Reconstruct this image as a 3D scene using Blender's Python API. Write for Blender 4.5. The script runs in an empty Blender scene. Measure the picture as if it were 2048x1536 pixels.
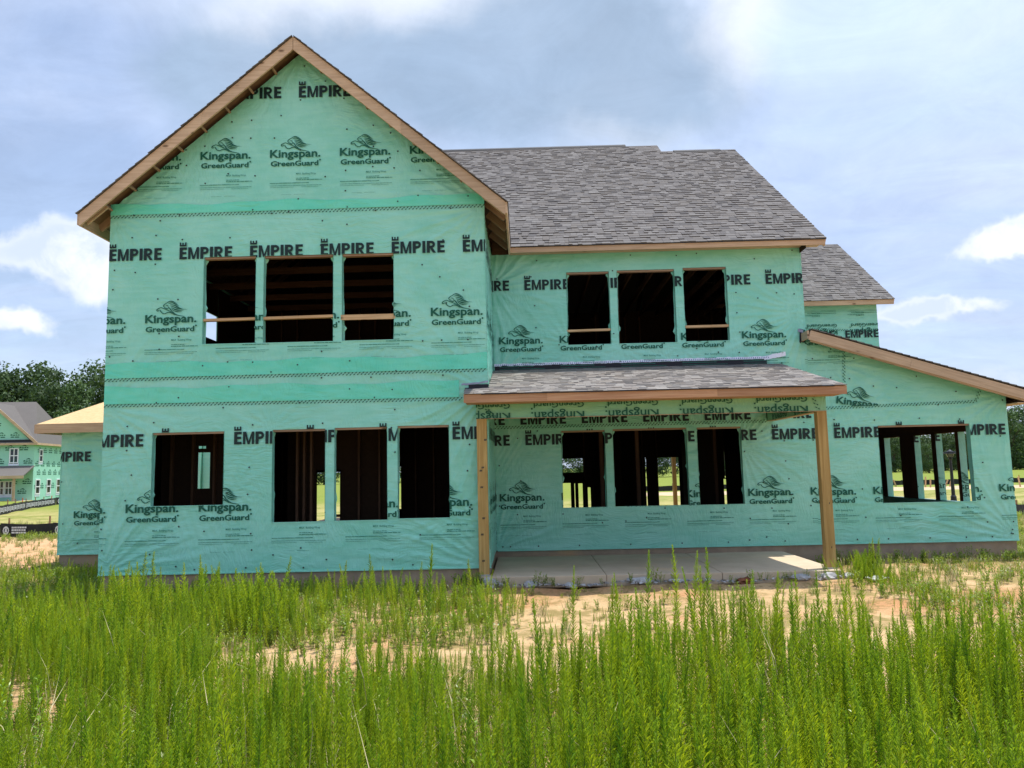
import bpy, bmesh, math, random
import numpy as np
from mathutils import Vector, Matrix
R = random.Random(7)
rad = math.radians
sc = bpy.context.scene
COL = sc.collection

# ------------------------------------------------------------------ camera
CAM = Vector((7.0789, -12.8062, 1.5850))
YAW, PIT, ROL, FPX = rad(-0.8586), rad(6.2916), rad(-1.2889), 1538.0
fw = Vector((math.sin(YAW)*math.cos(PIT), math.cos(YAW)*math.cos(PIT), math.sin(PIT)))
rt0 = Vector((math.cos(YAW), -math.sin(YAW), 0)); up0 = rt0.cross(fw)
rt = rt0*math.cos(ROL) + up0*math.sin(ROL); up = -rt0*math.sin(ROL) + up0*math.cos(ROL)
cd = bpy.data.cameras.new('camera'); cam = bpy.data.objects.new('camera', cd); COL.objects.link(cam)
M = Matrix((rt, up, -fw)).transposed().to_4x4(); M.translation = CAM
cam.matrix_world = M
cd.sensor_width = 36; cd.lens = FPX/2048*36; cd.clip_start = .05; cd.clip_end = 4000
sc.camera = cam

def ray(px, py):            # direction of a photograph pixel, used to measure where things stand
    return fw + rt*((px-1024)/FPX) - up*((py-768)/FPX)
def atY(px, py, y):
    d = ray(px, py); return CAM + d*((y-CAM.y)/d.y)
def atZ(px, py, z):
    d = ray(px, py); return CAM + d*((z-CAM.z)/d.z)
def atX(px, py, x):
    d = ray(px, py); return CAM + d*((x-CAM.x)/d.x)

# ------------------------------------------------------------------ light
SUN_DIR = Vector((.22, .075, 1)).normalized()
sl = bpy.data.lights.new('sun', 'SUN'); sun = bpy.data.objects.new('sun', sl); COL.objects.link(sun)
sl.energy = 3.6; sl.angle = rad(.53); sl.color = (1, .955, .88)
sun.rotation_euler = SUN_DIR.to_track_quat('Z', 'Y').to_euler()
world = bpy.data.worlds.new('World'); sc.world = world; world.use_nodes = True
sc.view_settings.view_transform = 'Standard'; sc.view_settings.look = 'None'
sc.view_settings.gamma = 1; sc.view_settings.use_curve_mapping = False
sc.view_settings.exposure = 0.6

class NT:
    """small helper round a node tree"""
    def __init__(s, nt): s.nt = nt; s.n = nt.nodes; s.l = nt.links.new
    def node(s, t, **k):
        n = s.n.new(t)
        for a, b in k.items(): setattr(n, a, b)
        return n
    def put(s, sock, v):
        if isinstance(v, bpy.types.NodeSocket): s.l(v, sock)
        elif v is not None:
            if isinstance(v, (tuple, list, Vector)) and len(v) == 3 and sock.type == 'RGBA': v = (*v, 1)
            sock.default_value = v
    def math(s, op, a, b=None, c=None, clamp=False):
        n = s.node('ShaderNodeMath', operation=op, use_clamp=clamp)
        s.put(n.inputs[0], a)
        if b is not None: s.put(n.inputs[1], b)
        if c is not None: s.put(n.inputs[2], c)
        return n.outputs[0]
    def vmath(s, op, a, b=None, out=0):
        n = s.node('ShaderNodeVectorMath', operation=op)
        s.put(n.inputs[0], a)
        if b is not None:
            s.put(n.inputs['Scale'] if op == 'SCALE' else n.inputs[1], b)
        return n.outputs['Value'] if out == 'v' else n.outputs[0]
    def noise(s, vec, scale, detail=4, rough=.5, dist=0, col=False):
        n = s.node('ShaderNodeTexNoise')
        s.put(n.inputs['Vector'], vec); s.put(n.inputs['Scale'], scale); n.inputs['Detail'].default_value = detail
        n.inputs['Roughness'].default_value = rough; n.inputs['Distortion'].default_value = dist
        return n.outputs['Color' if col else 'Fac']
    def ramp(s, v, lo, hi, a=0., b=1., smooth=True):
        n = s.node('ShaderNodeMapRange', interpolation_type='SMOOTHSTEP' if smooth else 'LINEAR')
        s.put(n.inputs[0], v)
        for i, x in enumerate((lo, hi, a, b)): s.put(n.inputs[i+1], x)
        return n.outputs[0]
    def mix(s, f, a, b, mode='MIX'):
        n = s.node('ShaderNodeMix', data_type='RGBA', blend_type=mode)
        s.put(n.inputs[0], f); s.put(n.inputs[6], a); s.put(n.inputs[7], b)
        return n.outputs[2]
    def mapping(s, vec, scale=(1, 1, 1), rot=(0, 0, 0)):
        n = s.node('ShaderNodeMapping'); s.put(n.inputs[0], vec)
        n.inputs['Scale'].default_value = scale; n.inputs['Rotation'].default_value = rot
        return n.outputs[0]

# ---- sky: Nishita blue, a thin veil, grey-blue cloud masses and white cumulus
def build_sky():
    w = NT(world.node_tree); w.n.clear()
    out = w.node('ShaderNodeOutputWorld'); bg = w.node('ShaderNodeBackground')
    sky = w.node('ShaderNodeTexSky', sky_type='NISHITA', sun_disc=False, sun_elevation=math.asin(SUN_DIR.z),
                 sun_rotation=math.atan2(SUN_DIR.x, SUN_DIR.y), altitude=200, air_density=1.0, dust_density=1.6, ozone_density=1.2)
    d = w.node('ShaderNodeTexCoord').outputs['Generated']
    d = w.vmath('NORMALIZE', d)
    sep = w.node('ShaderNodeSeparateXYZ'); w.l(d, sep.inputs[0])
    z = w.math('MAXIMUM', sep.outputs[2], 0.0)
    base = w.vmath('SCALE', sky.outputs[0], 0.115)
    # projected cloud-layer coordinates (a flat layer seen from below)
    inv = w.math('DIVIDE', 1.0, w.math('ADD', z, 0.18))
    cmb = w.node('ShaderNodeCombineXYZ')
    w.l(w.math('MULTIPLY', sep.outputs[0], inv), cmb.inputs[0]); w.l(w.math('MULTIPLY', sep.outputs[1], inv), cmb.inputs[1])
    lay = cmb.outputs[0]
    warp = w.vmath('SCALE', w.vmath('SUBTRACT', w.noise(d, 2.2, 4, .55, col=True), (.5, .5, .5)), 0.22)
    dw = w.vmath('ADD', d, warp)
    fine = w.vmath('SCALE', w.vmath('SUBTRACT', w.noise(d, 9, 5, .6, col=True), (.5, .5, .5)), 0.075)
    dw = w.vmath('ADD', dw, fine)
    dc = w.vmath('ADD', d, w.vmath('SCALE', w.vmath('SUBTRACT', w.noise(d, 7, 5, .62, col=True), (.5, .5, .5)), 0.085))
    def blob(px, py, sx, sy, vec):
        c = ray(px, py).normalized()
        q = w.vmath('SUBTRACT', vec, tuple(c))
        a = w.math('DIVIDE', w.vmath('DOT_PRODUCT', q, tuple(rt), out='v'), sx/FPX)
        b = w.math('DIVIDE', w.vmath('DOT_PRODUCT', q, tuple(up), out='v'), sy/FPX)
        e = w.math('DIVIDE', w.vmath('DOT_PRODUCT', q, tuple(fw), out='v'), .6)
        r2 = w.math('ADD', w.math('ADD', w.math('MULTIPLY', a, a), w.math('MULTIPLY', b, b)), w.math('MULTIPLY', e, e))
        return w.math('POWER', 2.718, w.math('MULTIPLY', r2, -1.0))
    def total(lst, vec):
        t = None
        for px, py, sx, sy, k in lst:
            g = w.math('MULTIPLY', blob(px, py, sx, sy, vec), k)
            t = g if t is None else w.math('ADD', t, g)
        return t
    # thin high veil, everywhere
    veil_n = w.noise(w.mapping(lay, (1, 1.8, 1), (0, 0, .5)), 1.3, 7, .6, .6)
    bias = total([(1750, 230, 520, 330, .28), (60, 420, 260, 160, -.22), (330, 250, 300, 200, .12), (150, 260, 120, 160, -.10)], dw)
    veil = w.ramp(w.math('ADD', veil_n, bias), .30, .78, .42, .95)
    veilcol = w.mix(w.noise(lay, 2.1, 5, .6), (.47, .535, .68), (.335, .44, .655))
    glow = w.math('POWER', w.math('MAXIMUM', w.vmath('DOT_PRODUCT', d, tuple(SUN_DIR), out='v'), 0.0), 5.0)
    veilcol = w.vmath('SCALE', veilcol, w.math('ADD', 1.0, w.math('MULTIPLY', glow, 2.9)))
    c1 = w.mix(veil, base, veilcol)
    # big white masses and their blue-grey undersides
    cov = w.noise(lay, .9, 6, .55, .3)
    elsewhere = w.ramp(w.vmath('DOT_PRODUCT', d, tuple(fw), out='v'), .70, .86, 1, 0)
    wb = total([(880, 30, 520, 110, .95), (1500, 60, 60, 110, .75), (1210, 265, 140, 50, .75), (1330, 190, 170, 120, .35), (700, 60, 160, 120, .3), (1950, 60, 200, 90, .3)], dw)
    white = w.ramp(w.math('ADD', w.math('ADD', w.math('MULTIPLY', wb, .75), w.math('MULTIPLY', elsewhere, .24)), w.math('MULTIPLY', w.math('SUBTRACT', cov, .5), .9)), .18, .68)
    c2 = w.mix(w.math('MULTIPLY', white, .85), c1, (.62, .66, .74))
    gb = total([(980, 190, 430, 125, 1.0), (1290, 100, 190, 110, .85), (540, 140, 190, 110, .75), (430, 90, 110, 100, .45), (760, 260, 340, 90, .35), (1180, 20, 150, 70, .45), (1420, 250, 160, 80, .3)], dw)
    gn = w.noise(d, 3.2, 6, .6, .4)
    grey = w.ramp(w.math('ADD', gb, w.math('MULTIPLY', w.math('SUBTRACT', gn, .5), .8)), .15, 1.1, 0, .95)
    gcol = w.mix(w.noise(d, 4.5, 5, .6), (.215, .31, .445), (.32, .405, .535))
    c3 = w.mix(grey, c2, gcol)
    tex = w.noise(w.mapping(lay, (1, 1.5, 1), (0, 0, .7)), 3.4, 9, .68, .8); tex2 = w.noise(d, 14, 7, .65, .5)
    c3 = w.vmath('SCALE', c3, w.ramp(w.math('ADD', w.math('MULTIPLY', tex, .7), w.math('MULTIPLY', tex2, .3)), .36, .66, .93, 1.10, False))
    # cumulus with bright tops
    cb = total([(165, 480, 62, 34, 1.0), (60, 520, 80, 34, .8), (185, 545, 60, 45, .6), (20, 645, 46, 26, 1.0), (150, 760, 120, 22, .35), (1998, 492, 46, 26, 1.), (2045, 478, 44, 36, .8),
                (1885, 622, 78, 20, 1.1), (1800, 640, 45, 14, .6), (1600, 60, 30, 70, 0.), (2000, 740, 120, 25, .4)], dc)
    cum = w.ramp(w.math('ADD', cb, w.math('MULTIPLY', w.math('SUBTRACT', tex2, .5), .9)), .24, .74)
    edge = w.ramp(cb, .30, 1.3)
    lowsh = w.noise(dc, 10, 4, .55)
    ccol = w.mix(w.math('MULTIPLY', w.ramp(w.math('ADD', lowsh, w.math('MULTIPLY', w.math('SUBTRACT', tex2, .5), .8)), .38, .62), w.ramp(cb, .25, .9, .25, 1)), (.70, .73, .78), (.50, .57, .68))
    c4 = w.mix(w.math('MULTIPLY', cum, .9), c3, ccol)
    # pale towards the horizon
    c5 = w.mix(w.ramp(sep.outputs[2], 0.0, .20, .5, 0), c4, (.46, .54, .69))
    w.l(c5, bg.inputs[0]); bg.inputs[1].default_value = 1.02
    w.l(bg.outputs[0], out.inputs[0])
build_sky()

# ------------------------------------------------------------------ materials
def mat(name, base, rough=.7, spec=.3, build=None, metal=0, trans=0):
    m = bpy.data.materials.new(name); m.use_nodes = True
    t = NT(m.node_tree); p = t.n['Principled BSDF']
    p.inputs['Base Color'].default_value = (*base, 1) if len(base) == 3 else base
    p.inputs['Roughness'].default_value = rough; p.inputs['Specular IOR Level'].default_value = spec; p.inputs['Metallic'].default_value = metal
    if build: build(t, p)
    return m
def oc(t): return t.node('ShaderNodeTexCoord').outputs['Object']
def bump(t, p, h, strength, dist):
    b = t.node('ShaderNodeBump'); b.inputs['Strength'].default_value = strength; b.inputs['Distance'].default_value = dist
    t.put(b.inputs['Height'], h); t.l(b.outputs[0], p.inputs['Normal'])

def wrap_build(c1, c2, amt=1.0):
    def f(t, p):
        v = oc(t)
        n1 = t.noise(v, .9, 5, .6, .4); n2 = t.noise(t.mapping(v, (1.2, 1.2, 7)), 1.6, 4, .55)
        c = t.mix(t.ramp(t.math('ADD', t.math('MULTIPLY', n1, .6), t.math('MULTIPLY', n2, .4)), .36, .64), c1, c2)
        dirt = t.ramp(t.noise(v, 3.2, 6, .65), .62, .85, 0, .16)
        c = t.mix(dirt, c, (.42, .50, .42))
        t.l(c, p.inputs['Base Color'])
        # crinkles: two families of short slanting creases that come and go, and a fine weave
        wv = t.vmath('ADD', v, t.vmath('SCALE', t.noise(v, 1.1, 2, .5, col=True), .55))
        a = t.noise(t.mapping(wv, (15, 15, 2.6), (0, .62, 0)), 1.5, 4, .55, .25)
        b = t.noise(t.mapping(wv, (2.4, 2.4, 16), (0, -.42, 0)), 1.3, 4, .55, .25)
        w1 = t.ramp(t.noise(v, .8, 2), .38, .62)
        big = t.math('ADD', t.math('MULTIPLY', a, w1), t.math('MULTIPLY', b, t.math('SUBTRACT', 1.15, w1)))
        big = t.math('MULTIPLY', big, t.ramp(t.noise(v, 1.7, 3), .3, .62, .35, 1.2))
        fine = t.noise(v, 34, 3, .6)
        h = t.math('ADD', big, t.math('MULTIPLY', fine, .10))
        bump(t, p, h, .62*amt, .026)
        p.inputs['Coat Weight'].default_value = .05
    return f
MT = {}
MT['wrap'] = mat('house wrap', (.28, .66, .5), .30, .55, wrap_build((.205, .60, .465), (.285, .675, .55)))
MT['wrap2'] = mat('house wrap double layer', (.14, .7, .5), .38, .5, wrap_build((.10, .63, .45), (.16, .68, .50), 1.2))
MT['wrap_shaded'] = mat('house wrap shaded copy', (.25, .55, .42), .42, .4, wrap_build((.19, .48, .33), (.26, .53, .31)))  # same wrap, with the porch shade put into a darker, yellower green
MT['black_print'] = mat('black print', (.006, .022, .022), .5, .3)
MT['green_print'] = mat('dark green print', (.006, .10, .062), .5, .3)
MT['fine_print'] = mat('fine print', (.03, .20, .14), .5, .3)
MT['cap'] = mat('cap nail black', (.02, .02, .022), .4, .5)
MT['white_film'] = mat('white flashing tape', (.72, .76, .88), .35, .5, lambda t, p: bump(t, p, t.noise(oc(t), 40, 3), .5, .01))
MT['grey_film'] = mat('creased grey tape', (.24, .25, .33), .4, .5)
MT['tape_print'] = mat('tape print blue', (.18, .22, .42), .5, .3)

def wood_build(c1, c2, axis, knots=True, freq=1.0):
    def f(t, p):
        v = oc(t); s = [26*freq]*3; s[axis] = 1.1*freq
        rnd = t.node('ShaderNodeObjectInfo').outputs['Random']
        off = t.node('ShaderNodeCombineXYZ')
        for i in range(3): t.l(t.math('MULTIPLY', rnd, 37.+i*11), off.inputs[i])
        v = t.vmath('ADD', v, off.outputs[0])
        g = t.noise(t.mapping(v, tuple(s)), 1, 5, .6, .9)
        big = t.noise(v, 1.3, 3)
        c = t.mix(t.ramp(g, .34, .66), c1, c2)
        c = t.mix(t.ramp(big, .3, .7, 0, .35), c, tuple(x*.72 for x in c2))
        tone = t.ramp(rnd, 0, 1, .86, 1.1, False)
        c = t.vmath('MULTIPLY', c, t.vmath('SCALE', (1, 1, 1), tone))
        if knots:
            vo = t.node('ShaderNodeTexVoronoi'); ks = [5.0]*3; ks[axis] = 2.1
            t.put(vo.inputs['Vector'], t.mapping(v, tuple(ks))); vo.inputs['Scale'].default_value = 1.
            k = t.ramp(vo.outputs['Distance'], .05, .16, 1, 0)
            c = t.mix(t.math('MULTIPLY', k, .8), c, (.09, .045, .02))
        t.l(c, p.inputs['Base Color']); bump(t, p, g, .25, .004)
    return f
AX = 'xyz'
def wood(key, c1, c2, rough=.75, knots=True, freq=1.):
    for i in range(3):
        MT[key+AX[i]] = mat(key+' lumber '+AX[i], c1, rough, .25, wood_build(c1, c2, i, knots, freq))
wood('fascia', (.60, .43, .28), (.47, .31, .19))
wood('rake', (.60, .445, .30), (.46, .325, .21))
wood('porchf', (.55, .325, .19), (.44, .225, .12))
wood('post', (.50, .34, .13), (.35, .215, .07), freq=.8)
wood('stud', (.15, .08, .043), (.095, .05, .027))  # far darker than real lumber: the gloom of the rooms is in the colour
wood('look', (.42, .29, .19), (.32, .20, .13))
wood('rail', (.62, .43, .24), (.48, .31, .16))
def osb_build(c1, c2):
    def f(t, p):
        v = oc(t); vo = t.node('ShaderNodeTexVoronoi', feature='F1'); t.put(vo.inputs['Vector'], t.mapping(v, (1, 1.7, 1), (0, 0, .4))); vo.inputs['Scale'].default_value = 22
        c = t.mix(vo.outputs['Color'], c1, c2); c = t.mix(.5, c, t.mix(t.noise(v, 9, 4), c1, c2))
        t.l(c, p.inputs['Base Color'])
    return f
MT['osb'] = mat('strand board', (.6, .4, .2), .8, .2, osb_build((.66, .47, .26), (.50, .33, .16)))
MT['osb_shaded'] = mat('strand board inside shaded copy', (.2, .12, .06), .85, .1, osb_build((.05, .029, .018), (.03, .018, .011)))  # near-black copy of the board above, indoor shade painted into its colour
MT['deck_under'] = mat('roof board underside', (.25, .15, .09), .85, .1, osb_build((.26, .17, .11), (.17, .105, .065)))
def conc(c1, c2, c3, sc_=3):
    def f(t, p):
        v = oc(t); n = t.noise(v, sc_, 7, .65, .3); c = t.mix(t.ramp(n, .3, .7), c1, c2)
        c = t.mix(t.ramp(t.noise(v, .9, 6, .6), .52, .72, 0, .8), c, c3)
        t.l(c, p.inputs['Base Color']); bump(t, p, t.noise(v, 60, 4, .6), .3, .004)
    return f
MT['slab'] = mat('broomed concrete', (.5, .45, .38), .85, .2, conc((.58, .47, .34), (.49, .39, .28), (.60, .44, .28), 1.6))
MT['foundation'] = mat('foundation concrete', (.3, .25, .2), .9, .15, conc((.36, .275, .195), (.27, .205, .15), (.45, .29, .16), 4))
MT['rubble'] = mat('broken concrete', (.5, .5, .5), .9, .2, conc((.46, .46, .46), (.30, .30, .31), (.5, .42, .34), 9))
MT['redrock'] = mat('clay lump', (.25, .1, .05), .9, .2, conc((.24, .09, .045), (.13, .05, .03), (.3, .14, .08), 12))
def shingle_build(c):
    def f(t, p):
        v = oc(t); n = t.noise(v, 230, 2, .7); m = t.noise(v, 1.1, 4, .6)
        cc = t.mix(n, tuple(x*.6 for x in c), tuple(min(1, x*1.45) for x in c))
        cc = t.mix(t.ramp(m, .4, .7, 0, .18), cc, tuple(x*.75 for x in c))
        t.l(cc, p.inputs['Base Color']); bump(t, p, n, .3, .002)
    return f
SH_COL = [(.124, .115, .109), (.142, .133, .127), (.108, .101, .098), (.158, .149, .142), (.130, .119, .110), (.094, .089, .088)]
SHM = [mat('asphalt granules %s' % 'abcdef'[i], c, .9, .15, shingle_build(c)) for i, c in enumerate(SH_COL)]
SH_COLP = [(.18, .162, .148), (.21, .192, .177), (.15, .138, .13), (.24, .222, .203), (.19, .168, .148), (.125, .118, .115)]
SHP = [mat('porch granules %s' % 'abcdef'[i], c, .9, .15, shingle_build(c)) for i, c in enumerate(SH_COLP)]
MT['vent'] = mat('ridge vent black', (.018, .018, .02), .6, .3)
MT['flash'] = mat('black membrane', (.012, .014, .022), .55, .3)
MT['metal'] = mat('galvanised post base', (.45, .45, .46), .45, .5, metal=.7)

# ------------------------------------------------------------------ object helpers
def tag(o, label=None, cat=None, group=None, kind=None):
    for k, v in (('label', label), ('category', cat), ('group', group), ('kind', kind)):
        if v: o[k] = v
    return o
def link(name, me, parent=None, **k):
    o = bpy.data.objects.new(name, me); COL.objects.link(o)
    if parent is not None:
        o.parent = parent
        o.matrix_parent_inverse = WM(parent).inverted()
    return tag(o, **k)
def WM(o):
    m = Matrix.LocRotScale(o.location, o.rotation_euler, o.scale)
    return m if o.parent is None else WM(o.parent) @ o.matrix_parent_inverse @ m
def empty(name, loc, rz=0, **k):
    o = bpy.data.objects.new(name, None); COL.objects.link(o); o.location = loc; o.rotation_euler = (0, 0, rz); o.empty_display_size = .3
    return tag(o, **k)

class MB:
    def __init__(s): s.v = []; s.f = []; s.m = []; s.mats = []
    def mi(s, m):
        if m not in s.mats: s.mats.append(m)
        return s.mats.index(m)
    def face(s, pts, m):
        b = len(s.v); s.v += [tuple(p) for p in pts]; s.f.append(tuple(range(b, b+len(pts)))); s.m.append(s.mi(m))
    def hexa(s, p, m):      # 8 corners: bottom 4 counter-clockwise, then the top 4
        b = len(s.v); s.v += [tuple(q) for q in p]; k = s.mi(m)
        for q in ((3, 2, 1, 0), (4, 5, 6, 7), (0, 1, 5, 4), (1, 2, 6, 5), (2, 3, 7, 6), (3, 0, 4, 7)):
            s.f.append(tuple(b+i for i in q)); s.m.append(k)
    def box(s, x0, x1, y0, y1, z0, z1, m):
        s.hexa([(x0, y0, z0), (x1, y0, z0), (x1, y1, z0), (x0, y1, z0), (x0, y0, z1), (x1, y0, z1), (x1, y1, z1), (x0, y1, z1)], m)
    def beam(s, a, b, w, h, m, upv=(0, 0, 1)):   # rectangular bar from a to b
        a = Vector(a); b = Vector(b); d = (b-a).normalized(); u = Vector(upv); sd = d.cross(u).normalized(); u = sd.cross(d)
        c = []
        for q in (a, b):
            c.append([q+sd*(w/2)*i+u*(h/2)*j for i, j in ((-1, -1), (1, -1), (1, 1), (-1, 1))])
        b0 = len(s.v); s.v += [tuple(x) for x in c[0]+c[1]]; k = s.mi(m)
        for q in ((0, 1, 2, 3), (7, 6, 5, 4), (0, 4, 5, 1), (1, 5, 6, 2), (2, 6, 7, 3), (3, 7, 4, 0)):
            s.f.append(tuple(b0+i for i in q)); s.m.append(k)
    def build(s, name, parent=None, smooth=False, **k):
        me = bpy.data.meshes.new(name); me.from_pydata(s.v, [], s.f)
        for m in s.mats: me.materials.append(m)
        me.polygons.foreach_set('material_index', s.m)
        if smooth: me.polygons.foreach_set('use_smooth', [True]*len(s.f))
        me.update()
        return link(name, me, parent, **k)
def bev(o, w=.004, seg=2):
    m = o.modifiers.new('bevel', 'BEVEL'); m.width = w; m.segments = seg; m.limit_method = 'ANGLE'; return o
def B(name, x0, x1, y0, y1, z0, z1, m, parent, **k):
    if isinstance(m, str):
        L = (x1-x0, y1-y0, z1-z0); ax = AX[L.index(max(L))]; m = MT[m+ax] if m+ax in MT else MT[m]
    b = MB(); b.box(x0, x1, y0, y1, z0, z1, m); return b.build(name, parent, **k)
def beam(name, a, b, w, h, key, parent, upv=(0, 0, 1), **k):
    # board with its grain along its own length: mesh in a local frame, object turned into place
    a = Vector(a); b = Vector(b); d = (b-a); L = d.length; d.normalize(); u = Vector(upv); sd = u.cross(d).normalized(); u = d.cross(sd)
    q = MB(); q.box(0, L, -w/2, w/2, -h/2, h/2, MT[key+'x'])
    me = bpy.data.meshes.new(name); me.from_pydata(q.v, [], q.f); me.materials.append(MT[key+'x'])
    o = bpy.data.objects.new(name, me); COL.objects.link(o)
    m = Matrix((d, sd, u)).transposed().to_4x4(); m.translation = a
    o.location, rq, _ = m.decompose(); o.rotation_euler = rq.to_euler()
    o.parent = parent; o.matrix_parent_inverse = WM(parent).inverted()
    return tag(o, **k)

# ------------------------------------------------------------------ print on the wrap
P = 1.2192
def stroke_letter(c):
    H = .21; s = .053; t = .043
    q = []
    def r(x0, x1, z0, z1): q.append([(x0, z0), (x1, z0), (x1, z1), (x0, z1)])
    def bowl(x0, zc, ro, ri):
        n = 8
        for i in range(n):
            a, b = -math.pi/2+math.pi*i/n, -math.pi/2+math.pi*(i+1)/n
            q.append([(x0+ri*math.cos(a), zc+(ri-.001)*math.sin(a)), (x0+ro*math.cos(a), zc+ro*math.sin(a)), (x0+ro*math.cos(b), zc+ro*math.sin(b)), (x0+ri*math.cos(b), zc+(ri-.001)*math.sin(b))])
    if c == 'E':
        r(0, s, 0, H); r(s, .127, 0, t); r(s, .118, .088, .088+t*.95); r(s, .127, H-t, H); return q, .127
    if c == 'I': r(0, s, 0, H); return q, s
    if c == 'H': r(0, s, 0, H); r(.10, .10+s, 0, H); r(s, .10, .085, .125); return q, .147
    if c == 'M':
        W = .187; r(0, .04, 0, H); r(W-.04, W, 0, H)
        q.append([(.04, H), (.04, H-.075), (W/2-.018, 0), (W/2, .052)]); q.append([(.04, H), (W/2, .052), (W/2+.001, .053), (.053, H)])
        q.append([(W/2, .052), (W/2+.018, 0), (W-.04, H-.075), (W-.04, H)]); q.append([(W/2-.018, 0), (W/2+.018, 0), (W/2, .052)])
        return q, W
    if c in 'PR':
        ro = .0645; zc = H-ro; ri = ro-t
        r(0, s, 0, H); r(s, .078, H-t, H); r(s, .078, H-2*ro, H-2*ro+t); bowl(.078, zc, ro, ri)
        if c == 'R': q.append([(.055, H-2*ro), (.105, 0), (.158, 0), (.103, H-2*ro)]); return q, .158
        return q, .143
def word_empire():
    out = []; x = 0
    for c in 'EMPIRE':
        q, w = stroke_letter(c); out += [[(a+x, b) for a, b in poly] for poly in q]; x += w+.022
    sx = .91/(x-.022)
    return [[(a*sx, b) for a, b in poly] for poly in out]
def rotE():                      # the small letter standing on its back above the E
    q, w = stroke_letter('E'); k = .118/.21
    o = [[(.118-b*k, a*k*.98+.228) for a, b in poly] for poly in q]
    q, w = stroke_letter('H')    # what shows of the next letter of the small word, across the head of the E
    o += [[(.118-b*k, a*k*.5+.158) for a, b in poly] for poly in q[:0]]
    return o
def text_polys(s, width, cap, offset=.012):
    c = bpy.data.curves.new('t', 'FONT'); c.body = s; c.offset = offset; c.resolution_u = 2; c.size = 1
    o = bpy.data.objects.new('t', c); COL.objects.link(o); dg = bpy.context.evaluated_depsgraph_get()
    me = bpy.data.meshes.new_from_object(o.evaluated_get(dg)); V = [v.co for v in me.vertices]
    x0 = min(v.x for v in V); x1 = max(v.x for v in V)
    capv = .73 + offset*2
    out = [[((V[i].x-x0)*width/(x1-x0), (V[i].y+offset)*cap/capv) for i in p.vertices] for p in me.polygons]
    bpy.data.objects.remove(o); bpy.data.meshes.remove(me); bpy.data.curves.remove(c)
    return out
def curve_stroke(pts, w0, w1, wm=None, n=14):
    """tapered brush stroke through the control points"""
    P_ = [Vector((x, y, 0)) for x, y in pts]; out = []
    def cr(t):
        m = len(P_)-1; k = min(int(t*m), m-1); u = t*m-k
        a, b, c, d = P_[max(k-1, 0)], P_[k], P_[k+1], P_[min(k+2, m)]
        return .5*((2*b)+(c-a)*u+(2*a-5*b+4*c-d)*u*u+(3*b-a-3*c+d)*u**3)
    L = []
    for i in range(n+1):
        t = i/n; p = cr(t); q = cr(min(t+.01, 1)) - cr(max(t-.01, 0)); nr = Vector((-q.y, q.x, 0)).normalized()
        w = (w0*(1-t)+w1*t) if wm is None else ((w0*(1-2*t)+wm*2*t) if t < .5 else (wm*(2-2*t)+w1*(2*t-1)))
        L.append((p+nr*w/2, p-nr*w/2))
    return [[tuple(L[i][1][:2]), tuple(L[i+1][1][:2]), tuple(L[i+1][0][:2]), tuple(L[i][0][:2])] for i in range(n)]
def lion():
    S = []
    def st(pts, w0, w1, wm=None): S.extend(curve_stroke([((x-590)*.00140, (1058-y)*.00140) for x, y in pts], w0*.0018, w1*.0014, wm*.00175 if wm else None, 9))
    st([(850, 812), (885, 793), (930, 800), (985, 838)], 4, 2, 12)
    st([(868, 822), (915, 812), (965, 836), (1000, 858)], 3, 2, 11)
    st([(890, 835), (945, 845), (1000, 876), (1040, 890)], 3, 1, 12)
    st([(893, 850), (940, 866), (1000, 888), (1105, 900)], 3, 1, 11)
    st([(905, 868), (945, 893), (1000, 908), (1055, 908)], 3, 1, 13)
    st([(908, 885), (945, 914), (995, 926), (1040, 922)], 3, 1, 10)
    st([(862, 806), (832, 822), (810, 842), (812, 858), (835, 862)], 5, 3, 9)
    st([(836, 842), (856, 846), (872, 858)], 3, 2, 8)
    st([(815, 866), (838, 878), (862, 886), (872, 872)], 4, 3, 10)
    st([(862, 862), (886, 880), (906, 908), (925, 930)], 5, 6, 11)
    st([(778, 868), (800, 876), (840, 893), (880, 912), (925, 935)], 6, 8, 8)
    st([(778, 868), (748, 880), (728, 896), (738, 912), (762, 898)], 5, 6, 11)
    st([(770, 900), (790, 932), (826, 948), (862, 930), (900, 934), (950, 962)], 9, 12, 8)
    st([(925, 925), (950, 952), (985, 968), (1070, 985)], 10, 4, 12)
    return S
W_EMPIRE = word_empire(); W_E = rotE(); W_KING = text_polys('Kingspan.', .875, .150, .013); W_GREEN = text_polys('GreenGuard', .83, .100, .016)
W_MAX = text_polys('MAX  Building Wrap', .345, .034, .006); LION = lion()
dot = [[(.862+.016*math.cos(a), .100-.0+.016*math.sin(a)) for a in [i*math.pi/4 for i in range(8)]]]
def fine_lines():
    q = []; rr = random.Random(3)
    def ln(x0, x1, z, h, gap=.008):
        x = x0
        while x < x1-.005:
            w = rr.uniform(.02, .09); e = min(x+w, x1); q.append([(x, z), (e, z), (e, z+h*rr.uniform(.6, 1)), (x, z+h*rr.uniform(.6, 1))]); x = e+gap
    ln(.455, .68, -.385, .012); ln(.455, .91, -.415, .014)
    ln(.0, .68, -.468, .012, .004); ln(.0, .90, -.512, .008, .004); ln(.0, .42, -.54, .006, .004); ln(.55, .84, -.54, .006, .004); ln(.2, .38, -.67, .004, .004); ln(.42, .62, -.67, .004, .004)
    return q
FINE = fine_lines()
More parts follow.
